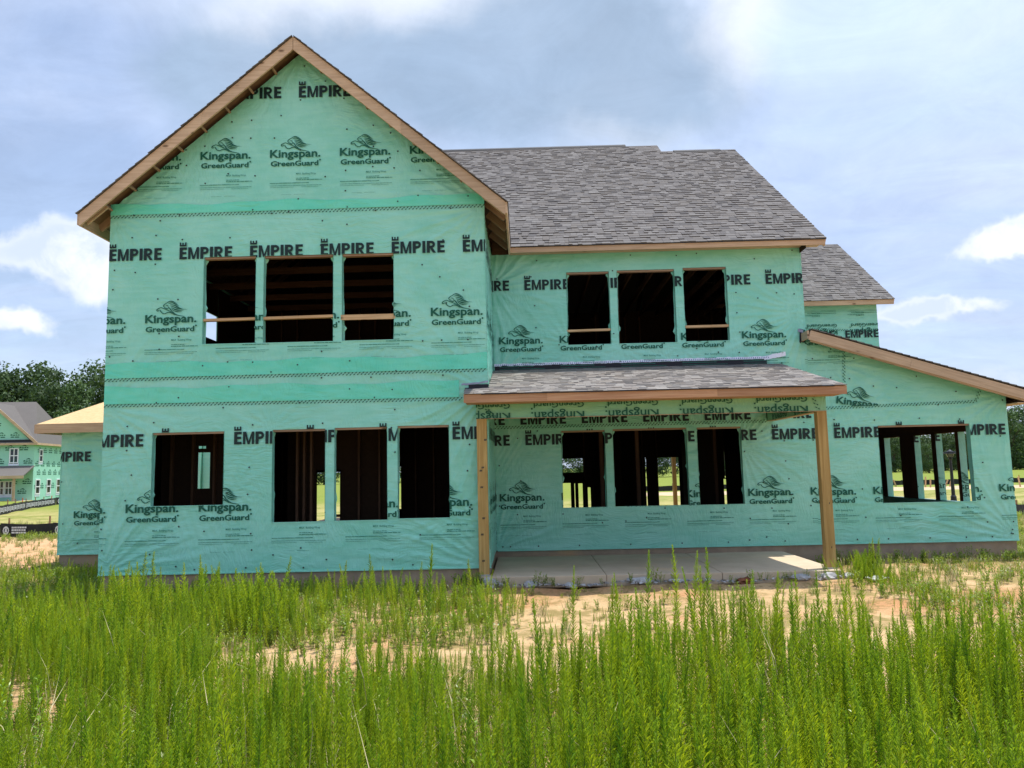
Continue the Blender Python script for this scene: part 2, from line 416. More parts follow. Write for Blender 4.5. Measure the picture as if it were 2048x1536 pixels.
class Print:
    """flat print collected for one wall (wall coordinates a,b), clipped to the wall and its openings"""
    def __init__(s): s.polys = []   # (poly, material key)
    def add(s, polys, a, b, key, rot=0, sc_=1, flip=False):
        c, n = math.cos(rot), math.sin(rot)
        for p in polys:
            s.polys.append(([(a+(x*c-z*n)*sc_, b+(x*n+z*c)*sc_) for x, z in p], key))
    def empire(s, a, b, ks, slope=0, small=True, rot=0):
        for k in ks:
            x = a+k*P*math.cos(rot); z = b+k*P*slope
            s.add(W_EMPIRE, x, z, 'black_print', rot)
            if small: s.add(W_E, x, z, 'black_print', rot)
    def king(s, a, b, ks, slope=0, rot=0, logo=True, fine=True):
        for k in ks:
            x = a+k*P*math.cos(rot); z = b+k*P*slope
            for ex, ez in ((-.003, -.002), (.003, .002), (.003, -.002)): s.add(W_KING, x+ex, z+ez, 'green_print', rot)
            s.add(W_GREEN, x+.014, z-.156, 'green_print', rot) if not rot else None
            c, n = math.cos(rot), math.sin(rot)
            def off(dx, dz): return x+dx*c-dz*n, z+dx*n+dz*c
            s.add(W_GREEN, *off(.01, -.158), 'green_print', rot); s.add(dot, *off(.01, -.158), 'green_print', rot)
            if logo: s.add(LION, x, z, 'green_print', rot)
            if fine:
                s.add(W_MAX, *off(.455, -.315), 'fine_print', rot); s.add(FINE, x, z, 'fine_print', rot)
    def hatch(s, a0, b0, a1, b1, key='green_print', w=.062):
        """the taped seam's chequer of short slanting marks"""
        L = math.hypot(a1-a0, b1-b0); n = int(L/.062); ux, uz = (a1-a0)/L, (b1-b0)/L; rr = random.Random(int(L*97))
        for i in range(n):
            for j in (0, 1):
                t = (i+.5*j)*L/n; z = (-.5+j*.5)*w+rr.uniform(-.004, .004); cx, cz = a0+ux*t-uz*z, b0+uz*t+ux*z
                q = [(0, 0), (.024, .004), (.038, .36*w+.004), (.014, .36*w)]
                s.polys.append(([(cx+x*ux-y*uz, cz+x*uz+y*ux) for x, y in q], key))

def clip_bm(bm, outline, holes, eps=1e-5):
    """cut a mesh lying in (x,z) to a convex outline and remove rectangles; works on bm verts (x, *, z)"""
    n = len(outline)
    for i in range(n):
        (ax, az), (bx, bz) = outline[i], outline[(i+1) % n]
        nx, nz = (bz-az), -(bx-ax)
        geom = bm.verts[:]+bm.edges[:]+bm.faces[:]
        bmesh.ops.bisect_plane(bm, geom=geom, dist=1e-6, plane_co=(ax, 0, az), plane_no=(nx, 0, nz), clear_outer=True)
    for (x0, x1, z0, z1) in holes:
        for co, no in (((x0, 0, 0), (1, 0, 0)), ((x1, 0, 0), (1, 0, 0)), ((0, 0, z0), (0, 0, 1)), ((0, 0, z1), (0, 0, 1))):
            f = [q for q in bm.faces if min(v.co.x for v in q.verts) < x1+eps and max(v.co.x for v in q.verts) > x0-eps and min(v.co.z for v in q.verts) < z1+eps and max(v.co.z for v in q.verts) > z0-eps]
            ed = {e for q in f for e in q.edges}; ve = {v for q in f for v in q.verts}
            bmesh.ops.bisect_plane(bm, geom=list(ve)+list(ed)+f, dist=1e-6, plane_co=co, plane_no=no)
        kill = []
        for q in bm.faces:
            c = q.calc_center_median()
            if x0 < c.x < x1 and z0 < c.z < z1: kill.append(q)
        bmesh.ops.delete(bm, geom=kill, context='FACES')
MATS4 = ['black_print', 'green_print', 'fine_print', 'tape_print']
def print_mesh(name, pr, outline, holes, place, parent, proud=.0135, **k):
    bm = bmesh.new()
    for i, (poly, key) in enumerate(pr.polys):
        vs = [bm.verts.new((x, -(i % 40)*.00004, z)) for x, z in poly]
        try: f = bm.faces.new(vs)
        except ValueError: continue
        f.material_index = MATS4.index(key)
    clip_bm(bm, outline, holes)
    for v in bm.verts: v.co = place(v.co.x, v.co.z, proud-v.co.y)
    me = bpy.data.meshes.new(name); bm.to_mesh(me); bm.free()
    for m in MATS4: me.materials.append(MT[m])
    return link(name, me, parent, **k)

def fan(a, b, ca, cb, L, A, ka, ph):
    dx, dz = a-ca, b-cb; r = np.sqrt(dx*dx+dz*dz)+1e-6; th = np.arctan2(dz, dx)
    s = 1-2*np.abs(np.sin(th*ka*.5+ph+.4*np.sin(r*5+ph)))**.7+.45*np.sin(th*ka*2.3+ph*1.7+r*1.3)
    return 2.4*A*s*np.clip(r/.3, 0, 1)*np.exp(-(r/L)**1.6)
def folds(a, b, seed, fans, drape=.0016):
    rr = np.random.RandomState(seed); h = np.zeros_like(a)
    for _ in range(10):                       # long lazy creases in patches
        ang = rr.uniform(-.5, .5)+rr.choice([0, 1.2, -1.1]); k = rr.uniform(35, 75); ph = rr.uniform(0, 6)
        cx, cz = rr.uniform(a.min(), a.max()), rr.uniform(b.min(), b.max()); s = rr.uniform(.6, 1.6)
        wob = .5*np.sin(a*2.1+ph)+.4*np.sin(b*2.7+ph*2)
        u = (a*math.sin(ang)+b*math.cos(ang))*k+wob*3
        h += 1.0*drape*(1-2*np.abs(np.sin(u*.5))**.8)*np.exp(-(((a-cx)/s)**2+((b-cz)/(s*.7))**2))
    for (ca, cb, L, A, ka, ph) in fans: h += fan(a, b, ca, cb, L, A, ka, ph)
    h += .0012*np.sin(a*3.1+seed)*np.sin(b*2.3+seed*.7)
    return h
def sheet(name, outline, holes, place, matk, parent, seed, fans=(), step=.028, drape=.0016, **k):
    """one sheet of wrap, finely gridded so the folds are real"""
    xs = [p[0] for p in outline]; zs = [p[1] for p in outline]
    nx = int((max(xs)-min(xs))/step)+1; nz = int((max(zs)-min(zs))/step)+1
    X = np.linspace(min(xs), max(xs), nx+1); Z = np.linspace(min(zs), max(zs), nz+1)
    bm = bmesh.new()
    grid = [[bm.verts.new((x, 0, z)) for x in X] for z in Z]
    for j in range(nz):
        for i in range(nx):
            cx, cz = (X[i]+X[i+1])/2, (Z[j]+Z[j+1])/2
            if any(h[0]+step < cx < h[1]-step and h[2]+step < cz < h[3]-step for h in holes): continue
            bm.faces.new((grid[j][i], grid[j][i+1], grid[j+1][i+1], grid[j+1][i]))
    clip_bm(bm, outline, holes)
    loose = [v for v in bm.verts if not v.link_faces]; bmesh.ops.delete(bm, geom=loose, context='VERTS')
    A = np.array([v.co.x for v in bm.verts]); Bz = np.array([v.co.z for v in bm.verts]); H = folds(A, Bz, seed, fans, drape)
    for v, a, b, h in zip(bm.verts, A, Bz, H): v.co = place(a, b, float(.0105*math.tanh(2.3*h/.0105)))
    for f in bm.faces: f.smooth = True
    me = bpy.data.meshes.new(name); bm.to_mesh(me); bm.free(); me.materials.append(MT[matk])
    return link(name, me, parent, **k)
def strip(name, a0, a1, zlo, zhi, slope, place, matk, parent, seed, proud=.004, **k):
    """lapped edge of an upper sheet: a long strip, a little proud, with a wavy top"""
    n = int((a1-a0)/.03); m = 8; b = MB(); rr = random.Random(seed); ph = rr.uniform(0, 6)
    V = []
    for i in range(n+1):
        a = a0+(a1-a0)*i/n; base = slope*(a-a0)
        zt = zhi+.02*math.sin(a*2.3+ph)+.012*math.sin(a*6.1+ph)
        for j in range(m+1):
            z = zlo+(zt-zlo)*j/m; h = proud+.0018*math.sin(a*9+z*31+ph+2*math.sin(a*1.7))+.0012*math.sin(a*23-z*19)
            V.append(place(a, z+base, h))
    F = [(i*(m+1)+j, (i+1)*(m+1)+j, (i+1)*(m+1)+j+1, i*(m+1)+j+1) for i in range(n) for j in range(m)]
    me = bpy.data.meshes.new(name); me.from_pydata(V, [], F); me.materials.append(MT[matk]); me.polygons.foreach_set('use_smooth', [True]*len(F))
    return link(name, me, parent, **k)
def caps(name, outline, holes, place, parent, seed, n, extra=(), **k):
    rr = random.Random(seed); b = MB(); xs = [p[0] for p in outline]; zs = [p[1] for p in outline]; c = 0
    def inside(x, z):
        m = len(outline)
        for i in range(m):
            (ax, az), (bx, bz) = outline[i], outline[(i+1) % m]
            if (bx-ax)*(z-az)-(bz-az)*(x-ax) < .03: return False
        return not any(h[0]-.04 < x < h[1]+.04 and h[2]-.04 < z < h[3]+.04 for h in holes)
    pts = list(extra); t = 0
    while c < n and t < 5000:
        t += 1; x = min(xs)+.05+.4064*rr.randint(0, int((max(xs)-min(xs))/.4064))+rr.uniform(-.07, .07); z = rr.uniform(min(zs), max(zs))
        if inside(x, z) and all((x-p[0])**2+(z-p[1])**2 > .07 for p in pts): pts.append((x, z)); c += 1
    for x, z in pts:
        r = .0145
        ring = [(x+r*math.cos(q*math.pi/4), z+r*math.sin(q*math.pi/4)) for q in range(8)]
        ring2 = [(x+r*.6*math.cos(q*math.pi/4), z+r*.6*math.sin(q*math.pi/4)) for q in range(8)]
        b.face([place(p[0], p[1], .020) for p in ring2], MT['cap'])
        for q in range(8):
            b.face([place(*ring[q], .008), place(*ring[(q+1) % 8], .008), place(*ring2[(q+1) % 8], .020), place(*ring2[q], .020)], MT['cap'])
    return b.build(name, parent, kind='stuff', **k)

# wall frames: place(a, b, out) -> world
def front(Y): return lambda a, b, o: (a, Y-o, b)
def side_pos(X): return lambda a, b, o: (X+o, a, b)       # wall facing +X, a runs along Y

def opening_trim(win, Y, parent, seed, matk='wrap', head='stud', depth=.10, sill=True, rag=.035):
    """an opening cut in a front wall at plane Y: wrap folded into both jambs (ragged inner edge), sill and a bare header"""
    x0, x1, z0, z1 = win; rr = random.Random(seed)
    for sgn, x in ((1, x0), (-1, x1)):
        b = MB(); n = 26; ph = rr.uniform(0, 6); ph2 = rr.uniform(0, 6)
        pts = []
        notch = rr.uniform(.15, .5)
        for i in range(n+1):
            z = z0+(z1-z0)*i/n
            e = rag*(.18+.22*math.sin(z*2.2+ph)+.06*math.sin(z*13+ph2)+rr.uniform(0, .05))
            if abs(i/n-notch) < .03: e += rag*rr.uniform(.3, .9)
            if i in (n-1, n): e += rag*.8
            pts.append((z, max(e, .003)))
        for i in range(n):
            (za, ea), (zb, eb) = pts[i], pts[i+1]
            q = [(x+sgn*.004, Y-.005, za), (x+sgn*(.004+ea*.30), Y+depth*.8-ea*.3, za), (x+sgn*(.004+eb*.30), Y+depth*.8-eb*.3, zb), (x+sgn*.004, Y-.005, zb)]
            b.face(q, MT[matk]); 
            q = [(x+sgn*(.004+ea*.30), Y+depth*.8-ea*.3, za), (x+sgn*(.004+ea), Y+depth*.8+.012, za), (x+sgn*(.004+eb), Y+depth*.8+.012, zb), (x+sgn*(.004+eb*.30), Y+depth*.8-eb*.3, zb)]
            b.face(q, MT[matk])
        b.build('wrap_fold', parent, smooth=True)
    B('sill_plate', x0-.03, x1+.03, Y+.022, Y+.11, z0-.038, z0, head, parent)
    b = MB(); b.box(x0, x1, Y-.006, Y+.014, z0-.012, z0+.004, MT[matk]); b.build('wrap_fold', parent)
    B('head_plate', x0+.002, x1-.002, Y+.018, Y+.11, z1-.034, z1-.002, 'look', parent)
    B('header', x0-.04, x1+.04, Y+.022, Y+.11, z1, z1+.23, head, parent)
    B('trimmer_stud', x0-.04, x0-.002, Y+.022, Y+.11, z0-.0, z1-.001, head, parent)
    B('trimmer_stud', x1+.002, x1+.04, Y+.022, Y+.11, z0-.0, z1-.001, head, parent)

def backing(name, outline_fn_top, x0, x1, zb, holes, Y, parent, th=.012, m='osb_shaded', studs=True):
    """sheathing behind the wrap plus the studs, both cut round the openings"""
    bm = bmesh.new()
    b = [bm.verts.new((x, 0, z)) for x, z in [(x0, zb), (x1, zb)]]
    poly = outline_fn_top
    bm.clear(); vs = [bm.verts.new((x, 0, z)) for x, z in poly]; bm.faces.new(vs)
    clip_bm(bm, poly, holes)
    ret = bmesh.ops.extrude_face_region(bm, geom=bm.faces[:])
    for v in [g for g in ret['geom'] if isinstance(g, bmesh.types.BMVert)]: v.co.y += th*.6
    for v in bm.verts: v.co = (v.co.x, Y+.013+v.co.y, v.co.z)
    me = bpy.data.meshes.new(name); bm.to_mesh(me); bm.free(); me.materials.append(MT[m])
    return link(name, me, parent)

# ==================================================================== GROUND
def gh(x, y):
    """ground height"""
    d = math.hypot(x-CAM.x, y-CAM.y)
    h = -.35+.03*math.sin(x*.9+1)*math.sin(y*.7)+.02*math.sin(x*2.3+y*1.1)+.012*math.sin(x*5.1-y*4.3)
    if 5.9 < x < 12.6: h += .11*math.exp(-((y+.45)/.40)**2) if y < -.3 else -.1
    if y < 14: return h
    return h-.0+.0*d
def build_ground():
    xs = [-1500, -700, -300, -140, -80]+[-50+i*2 for i in range(18)]+[-14+i*.35 for i in range(118)]+[28+i*2 for i in range(16)]+[64, 90, 140, 300, 700, 1500]
    ys = [-1500, -500, -200, -80, -40, -26, -20]+[-16+i*.35 for i in range(92)]+[17+i*2 for i in range(22)]+[66, 80, 100, 130, 180, 300, 700, 1500]
    V = [(x, y, gh(x, y) if abs(x) < 60 and abs(y) < 62 else -.35) for y in ys for x in xs]; nx = len(xs)
    F = [(j*nx+i, j*nx+i+1, (j+1)*nx+i+1, (j+1)*nx+i) for j in range(len(ys)-1) for i in range(nx-1)]
    me = bpy.data.meshes.new('ground'); me.from_pydata(V, [], F); me.polygons.foreach_set('use_smooth', [True]*len(F))
    def gm(t, p):
        v = oc(t); sp = t.node('ShaderNodeSeparateXYZ'); t.l(v, sp.inputs[0]); X, Y = sp.outputs[0], sp.outputs[1]
        n1 = t.noise(v, .45, 6, .6, .3); n2 = t.noise(v, 2.2, 7, .65, .5); n3 = t.noise(v, 14, 6, .7); n4 = t.noise(v, 60, 4, .7)
        sand = t.mix(t.ramp(n2, .35, .65), (.55, .385, .205), (.46, .295, .145))
        sand = t.mix(t.ramp(n1, .50, .68, 0, .85), sand, (.46, .22, .10))
        sand = t.mix(t.ramp(n3, .54, .70, 0, .55), sand, (.31, .215, .12))
        sand = t.mix(t.ramp(n4, .62, .72, 0, .7), sand, (.16, .10, .05))
        streak = t.noise(t.mapping(v, (1.2, 7, 1), (0, 0, .06)), 3.2, 5, .7, .8)
        sand = t.mix(t.ramp(streak, .60, .66, 0, .75), sand, (.19, .12, .055))
        grass = t.mix(t.ramp(n2, .3, .7), (.15, .185, .035), (.30, .27, .08))
        grass = t.mix(t.ramp(n3, .45, .7, 0, .5), grass, (.10, .13, .03))
        straw = t.mix(n3, (.40, .33, .15), (.27, .26, .07))
        # where grass lies: beyond the plot, behind the house, and the far fields
        far = t.ramp(Y, 12, 20); far2 = t.ramp(t.math('ADD', Y, t.math('MULTIPLY', n1, 22)), 42, 52)
        mid = t.mix(t.ramp(t.math('ADD', n1, t.math('MULTIPLY', n2, .4)), .58, .78), grass, straw)
        lawn = t.mix(n1, (.20, .235, .04), (.155, .20, .035))
        lawn = t.mix(t.ramp(n2, .5, .75, 0, .4), lawn, (.30, .29, .09))
        c = t.mix(far, sand, mid); c = t.mix(far2, c, lawn)
        band = t.math('MULTIPLY', t.ramp(Y, 36.5, 37.5), t.ramp(Y, 43, 44, 1, 0)); band = t.math('MULTIPLY', band, t.ramp(X, 12, 14))
        c = t.mix(t.math('MULTIPLY', band, .85), c, (.56, .40, .27))
        leftb = t.math('MULTIPLY', t.ramp(X, -4, -2.8, 1, 0), t.math('MULTIPLY', t.ramp(Y, 2.5, 4.), t.ramp(Y, 10.5, 12.3, 1, 0)))
        c = t.mix(t.math('MULTIPLY', leftb, t.ramp(n2, .3, .55, 1, .55)), c, (.62, .33, .18))
        tuft = t.math('MULTIPLY', t.ramp(t.math('ADD', n2, t.math('MULTIPLY', n3, .5)), .72, .84, 0, .55), t.ramp(Y, 8, 12, 1, 0))
        c = t.mix(tuft, c, (.15, .155, .04))
        t.l(c, p.inputs['Base Color'])
        h = t.math('ADD', t.math('MULTIPLY', n3, .6), t.math('ADD', t.math('MULTIPLY', n4, .3), n2)); bump(t, p, h, .9, .05)
    me.materials.append(mat('clay and grass ground', (.5, .35, .2), .95, .1, gm))
    link('ground', me, None, kind='structure')
build_ground()

# ==================================================================== THE HOUSE
D = 2.51; XG = 6.48; XM = 12.76; XL = 16.61; YB = 15.1; ZE = 5.99
house = empty('house_under_construction', (6.5, 0, -.35), label='big two-storey house under construction wrapped in green building paper, porch at its middle', cat='house')
gz = lambda x: 9.09-.845*abs(x-3.26)          # top of the gable roof deck
WG_up = [(1.643, 2.546, 3.800, 5.315), (2.680, 3.874, 3.797, 5.310), (4.024, 4.909, 3.800, 5.308)]
WG_lo = [(.838, 2.051, 1.096, 2.317), (2.862, 3.750, .790, 2.322), (3.903, 4.785, .794, 2.330), (4.959, 5.817, .808, 2.338)]
WR_up = [(7.999, 8.868, 4.034, 5.530), (9.025, 10.191, 4.034, 5.542), (10.363, 11.243, 4.045, 5.560)]
WR_lo = [(7.803, 8.671, .797, 2.312), (8.826, 10.288, .800, 2.322), (10.489, 11.363, .797, 2.317)]
WL = [(14.051, 15.850, .755, 2.270)]

# ---- gable wall (front, plane Y = 0)
top_in = lambda x: gz(x)-.14
outG = [(0, 0), (XG, 0), (XG, top_in(XG)), (3.26, top_in(3.26)), (0, top_in(0))]
fansG = [(0, 0, 1.1, .0040, 26, 1.), (XG, 0, 1.5, .0042, 30, 2.), (0, 2.8, .9, .0030, 24, .4), (XG, 6.1, 1.2, .0040, 24, 2.2), (XG, 2.9, 1.2, .0035, 26, 5.), (0, 6.1, .8, .0028, 22, 3.),
         (3.26, 8.9, .9, .0022, 16, 0.), (5.82, .8, .7, .0022, 20, 1.3), (2.86, 2.33, .5, .0018, 16, 2.9), (4.91, 3.8, .6, .002, 18, .3), (1.64, 3.8, .6, .002, 18, 4.3), (2.2, 1.4, .4, .0015, 12, 1)]
wg = sheet('wrapped_wall', outG, WG_up+WG_lo, front(0), 'wrap', house, 5, fansG, label='front gable wall in green wrap with seven window openings')
backing('sheathing', outG, 0, XG, 0, WG_up+WG_lo, 0, wg)
pg = Print()
pg.empire(.0036, 5.286, range(-1, 6)); pg.king(.664, 4.187, range(-1, 5)); pg.empire(2.2217, 2.092, range(-3, 4)); pg.king(.434, .998, range(-1, 6))
pg.empire(2.0415, 8.139, range(-2, 3)); pg.king(.33, 7.055, range(-1, 6))
pg.hatch(0, 6.067, XG, 6.092); pg.hatch(0, 3.225, XG-.03, 3.246); pg.hatch(0, 2.79, 6.05, 2.77)
print_mesh('printed_lettering', pg, outG, WG_up+WG_lo, front(0), wg, .0135)
strip('wrap_lap', .003, XG-.003, 6.10, 6.27, .004, front(0), 'wrap2', wg, 1, .0095)
strip('wrap_lap', .003, XG-.003, 3.25, 3.50, .003, front(0), 'wrap2', wg, 2, .0095)
strip('wrap_lap', .003, 6.0, 2.815, 3.09, -.003, front(0), 'wrap2', wg, 3, .0095)
caps('cap_nail', outG, WG_up+WG_lo, front(0), wg, 11, 120, [(x, .06+R.uniform(-.01, .02)) for x in (.7, 1.6, 2.45, 3.4, 4.1, 5.2, 6.1)]+[(x, 6.08+R.uniform(-.02, .02)) for x in (1.2, 2.8, 3.1, 4.6, 5.9)])
for i, w_ in enumerate(WG_up): opening_trim(w_, 0, wg, 20+i, rag=.05)
for i, w_ in enumerate(WG_lo): opening_trim(w_, 0, wg, 30+i, rag=.022)
b = MB(); b.box(-.006, XG+.004, -.010, .012, -.018, .004, MT['wrap']); b.build('wrap_hem', wg)
# guard boards across the upper openings
def rail(win, Y, zc, thick, par, tilt=0, d=.05):
    x0, x1 = win[0]-.0, win[1]+.0
    beam('guard_board', (x0-.02, Y+d, zc-tilt), (x1+.02, Y+d, zc+tilt), .085 if thick < .06 else .038, thick, 'rail', par)
rail(WG_up[0], 0, 4.225, .042, wg, .004, .05); rail(WG_up[1], 0, 4.232, .045, wg, .006, .045); rail(WG_up[2], 0, 4.205, .088, wg, .0, .02)
# side (return) wall facing +X, and the hidden left side
rp = side_pos(XG)
outR = [(0, 0), (D, 0), (D, 5.95), (0, 5.95)]
wr = sheet('wrapped_wall', outR, [], rp, 'wrap', house, 9, [(0, 3.2, 1., .004, 20, 0.), (D, 5.5, 1.2, .004, 18, 1.), (D, 0, 1, .004, 14, 2.), (0, 5.9, 1, .004, 22, .6)], .035, .003, label='narrow return wall beside the porch')
B('sheathing', XG-.026, XG-.014, .03, D, 0, 5.94, 'osb_shaded', wr)
ps = Print(); ps.empire(.35, 5.286, (-1, 0, 1)); ps.king(.95, 4.187, (-1, 0, 1)); ps.empire(.3, 2.092, (-1, 0, 1)); ps.king(.9, .998, (-1, 0, 1)); ps.hatch(.1, .1, .1, 6); ps.hatch(.2, 2.0, .22, 2.8)
print_mesh('printed_lettering', ps, outR, [], rp, wr, .0135)
lw = B('wrapped_wall', -.004, .012, .004, 3.66, 0, 3.62, 'wrap', house, label='left side wall beside the garage'); B('wrapped_wall', -.004, .012, 4.7, 11.6, 0, 3.62, 'wrap', house); B('wrapped_wall', -.004, .012, 11.6, YB, 2.3, 3.62, 'wrap', house); B('wrapped_wall', -.004, .012, 3.66, 4.7, 2.62, 3.62, 'wrap', house)
B('wrapped_wall', -.004, .012, .004, 3.55, 3.62, 5.98, 'wrap', house); B('wrapped_wall', -.004, .012, 4.64, YB, 3.62, 5.98, 'wrap', house)
B('wrapped_wall', -.004, .012, 3.55, 4.64, 3.62, 4.665, 'wrap', house); B('wrapped_wall', -.004, .012, 3.55, 4.64, 5.24, 5.98, 'wrap', house)

# ---- main wall (plane Y = D): two storeys up to XM, then the low wing
outM = [(XG, 0), (XM, 0), (XM, 5.93), (XG, 5.93)]
lz = lambda x: 4.20-.3137*(x-12.70)           # top of the low wing's roof
outL = [(XM, 0), (XL, 0), (XL, lz(XL)-.13), (XM, lz(XM)-.13)]
fansM = [(XG, 5.3, 1.2, .0038, 18, 0.), (XG, 3.4, .9, .004, 16, 1.), (XM, 4.6, 1.3, .004, 34, 2.), (11.36, 2.0, 1.0, .0038, 26, .5), (8.0, 4.03, .7, .0025, 20, 1.), (11.24, 4.05, .8, .0025, 22, 2.4), (XG, 0, .9, .004, 18, 3.), (9.1, 4.0, .5, .002, 16, .2), (10.3, 4.0, .5, .002, 16, 2)]
wm = sheet('wrapped_wall', outM, WR_up+WR_lo, front(D), 'wrap', house, 14, fansM, label='recessed rear wall above and under the porch')
backing('sheathing', outM, XG, XM, 0, WR_up+WR_lo, D, wm)
pm = Print(); pm.empire(7.145, 5.180, range(-1, 5)); pm.king(6.61, 4.082, range(0, 6)); pm.empire(7.091, 2.043, range(-1, 5)); pm.king(6.56, .952, range(0, 6)); pm.empire(7.0, 2.452, range(-1, 5), small=False)
pm.hatch(XG, 2.405, 11.9, 2.415)
pm.polys = [q for q in pm.polys]
print_mesh('printed_lettering', pm, outM, WR_up+WR_lo, front(D), wm, .0135)
caps('cap_nail', outM, WR_up+WR_lo, front(D), wm, 12, 85, [(x, .07) for x in (6.6, 6.75, 7.3, 8.1, 9.1, 10.1, 11.0, 12.1)])
for i, w_ in enumerate(WR_up): opening_trim(w_, D, wm, 40+i, rag=.05)
for i, w_ in enumerate(WR_lo): opening_trim(w_, D, wm, 50+i, rag=.04)
rail(WR_up[0], D, 4.330, .042, wm, .004); rail(WR_up[2], D, 4.352, .048, wm, .002)
b = MB(); b.box(XG+.02, XM, D-.010, D+.012, -.018, .004, MT['wrap']); b.build('wrap_hem', wm)
wl = sheet('wrapped_wall', outL, WL, front(D), 'wrap', house, 23, [(XL, 0, 1.3, .0045, 30, 0.), (XL, 2.8, .9, .0025, 20, 1.), (XM+.3, 3.6, 1., .0035, 26, 2.), (14.0, .75, .5, .002, 16, 0.)], label='single-storey wing wall with one wide opening')
backing('sheathing', outL, XM, XL, 0, WL, D, wl)
pl = Print(); pl.empire(7.091, 2.043, range(4, 8)); pl.king(6.56, .935, range(4, 9)); pl.king(12.72, 4.065, (0,))
hl = Print(); hl.king(13.27, 2.735, (0,), rot=rad(-9), fine=False)
hl.polys = [q for q in hl.polys if max(p[1] for p in q[0]) > 2.66]
pl.hatch(XM+.2, 2.640, 16.0, 2.705); pl.hatch(16.0, 2.70, 16.12, 2.95); pl.hatch(13.49, 3.80, 13.45, 3.15)
o2 = [(XM, 2.665), (14.2, 2.665), (14.2, 3.2), (XM, 3.2)]
print_mesh('printed_lettering', hl, o2, [], front(D), wl, .0135)
print_mesh('printed_lettering', pl, outL, WL, front(D), wl, .0142)
caps('cap_nail', outL, WL, front(D), wl, 13, 34, [(16.5, .12), (16.53, .35), (16.47, .13), (16.5, .2)]+[(x, .07) for x in (12.9, 13.5, 14.1, 14.9, 15.6, 16.1)])
opening_trim(WL[0], D, wl, 61, rag=.01, depth=.14)
b = MB(); b.box(XM, XL+.006, D-.010, D+.012, -.018, .004, MT['wrap']); b.build('wrap_hem', wl)
# corner where main wall meets the taller side wall
B('wrapped_wall', XM-.012, XM+.004, D+.002, YB, 2.9, 5.93, 'wrap', house, label='right side wall above the low wing')

# ---- foundation, floors
b = MB(); b.box(.03, XG-.02, .02, D+.3, -.75, -.0185, MT['foundation']); b.box(XG-.02, XL-.03, D+.03, D+.6, -.75, -.0185, MT['foundation']); b.box(XL-.4, XL-.03, D+.6, 8.6, -.75, -.0185, MT['foundation'])
b.box(-2.85, .03, 3.63, 4.0, -.75, -.0185, MT['foundation'])
b.build('foundation', house)
b = MB(); b.box(.03, XL-.45, D+.61, YB, -.40, -.012, MT['foundation']); b.box(.06, XG-.05, .14, D+.29, -.3, -.010, MT['foundation']); b.build('floor_slab', house)
b = MB(); b.box(.02, XG-.02, .13, YB-.1, 2.93, 2.95, MT['osb_shaded']); b.box(XG-.02, XM-.02, D+.13, YB-.1, 2.93, 2.95, MT['osb_shaded']); b.build('upper_floor', house)
for i in range(16): B('floor_joist', .05, XG-.05, .5+i*.6, .54+i*.6, 2.65, 2.928, 'stud', house)
for i in range(16): B('floor_joist', XG+.4*i+.1, XG+.4*i+.14, D+.14, 9.0, 2.65, 2.928, 'stud', house)

# ---- interior stud walls; openings line up with the far doors and windows the photograph shows through the house
def iwall(x0, x1, Y, z0, z1, holes, name='interior_wall', solid=False, sheath=True):
    out = [(x0, z0), (x1, z0), (x1, z1), (x0, z1)]
    bm = bmesh.new(); bm.faces.new([bm.verts.new((x, 0, z)) for x, z in out]); clip_bm(bm, out, holes)
    ret = bmesh.ops.extrude_face_region(bm, geom=bm.faces[:])
    for v in [g for g in ret['geom'] if isinstance(g, bmesh.types.BMVert)]: v.co.y += .012
    for v in bm.verts: v.co = (v.co.x, Y+.1+v.co.y, v.co.z)
    me = bpy.data.meshes.new(name); bm.to_mesh(me); bm.free(); me.materials.append(MT['osb_shaded'])
    o = link(name, me, house)
    x = x0+.2
    while x < x1-.05:
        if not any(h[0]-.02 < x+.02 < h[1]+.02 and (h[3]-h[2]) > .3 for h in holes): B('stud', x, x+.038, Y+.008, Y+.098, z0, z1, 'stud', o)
        x += .4064
    return o
def hole(px0, py0, px1, py1, Y):
    a, b = atY(px0, py0, Y), atY(px1, py1, Y); return (a.x, b.x, b.z, a.z)
YI = 8.9
hs = [hole(632, 945, 678, 1046, YI), hole(795, 933, 801, 1018, YI), hole(392, 905, 416, 977, YI), hole(393, 892, 409, 897, YI)]
iwall(-2.85, XG, YI, 0, 2.9, hs)
hs = [hole(1100, 918, 1167, 945, YI), hole(1100, 967, 1143, 1016, YI), hole(1149, 967, 1152, 1016, YI), hole(1157, 967, 1167, 1016, YI), hole(1176, 975, 1183, 1016, YI), hole(1291, 915, 1297, 1016, YI), hole(1316, 915, 1363, 1018, YI), hole(1449, 903, 1457, 955, YI), hole(1449, 958, 1457, 1012, YI)]
iwall(XG, XM-.02, YI, 0, 2.9, hs)
# back wall with its wide openings
hb = [(-.0+.05, 4.2, .1, 2.1), (8.2, 12.6, .0, 2.2)]
iwall(0, XG, YB-.12, 0, 5.9, [hb[0]]); iwall(XG, XM, YB-.12, 0, 5.9, [hb[1]])
# porch post beyond the front door, seen through two openings
q = atY(1349, 960, 16.6); B('porch_post', q.x-.07, q.x+.07, 16.53, 16.67, -.30, 3.0, 'post', house)
q = atY(407, 940, 12.2); B('wrapped_wall', q.x-.9, q.x-.02, 12.0, 12.3, -.2, 2.95, 'wrap', house, label='green wrapped porch wing behind the house'); B('wrapped_wall', q.x+.0, q.x+.7, 12.12, 12.3, -.2, 2.95, 'wrap', house)
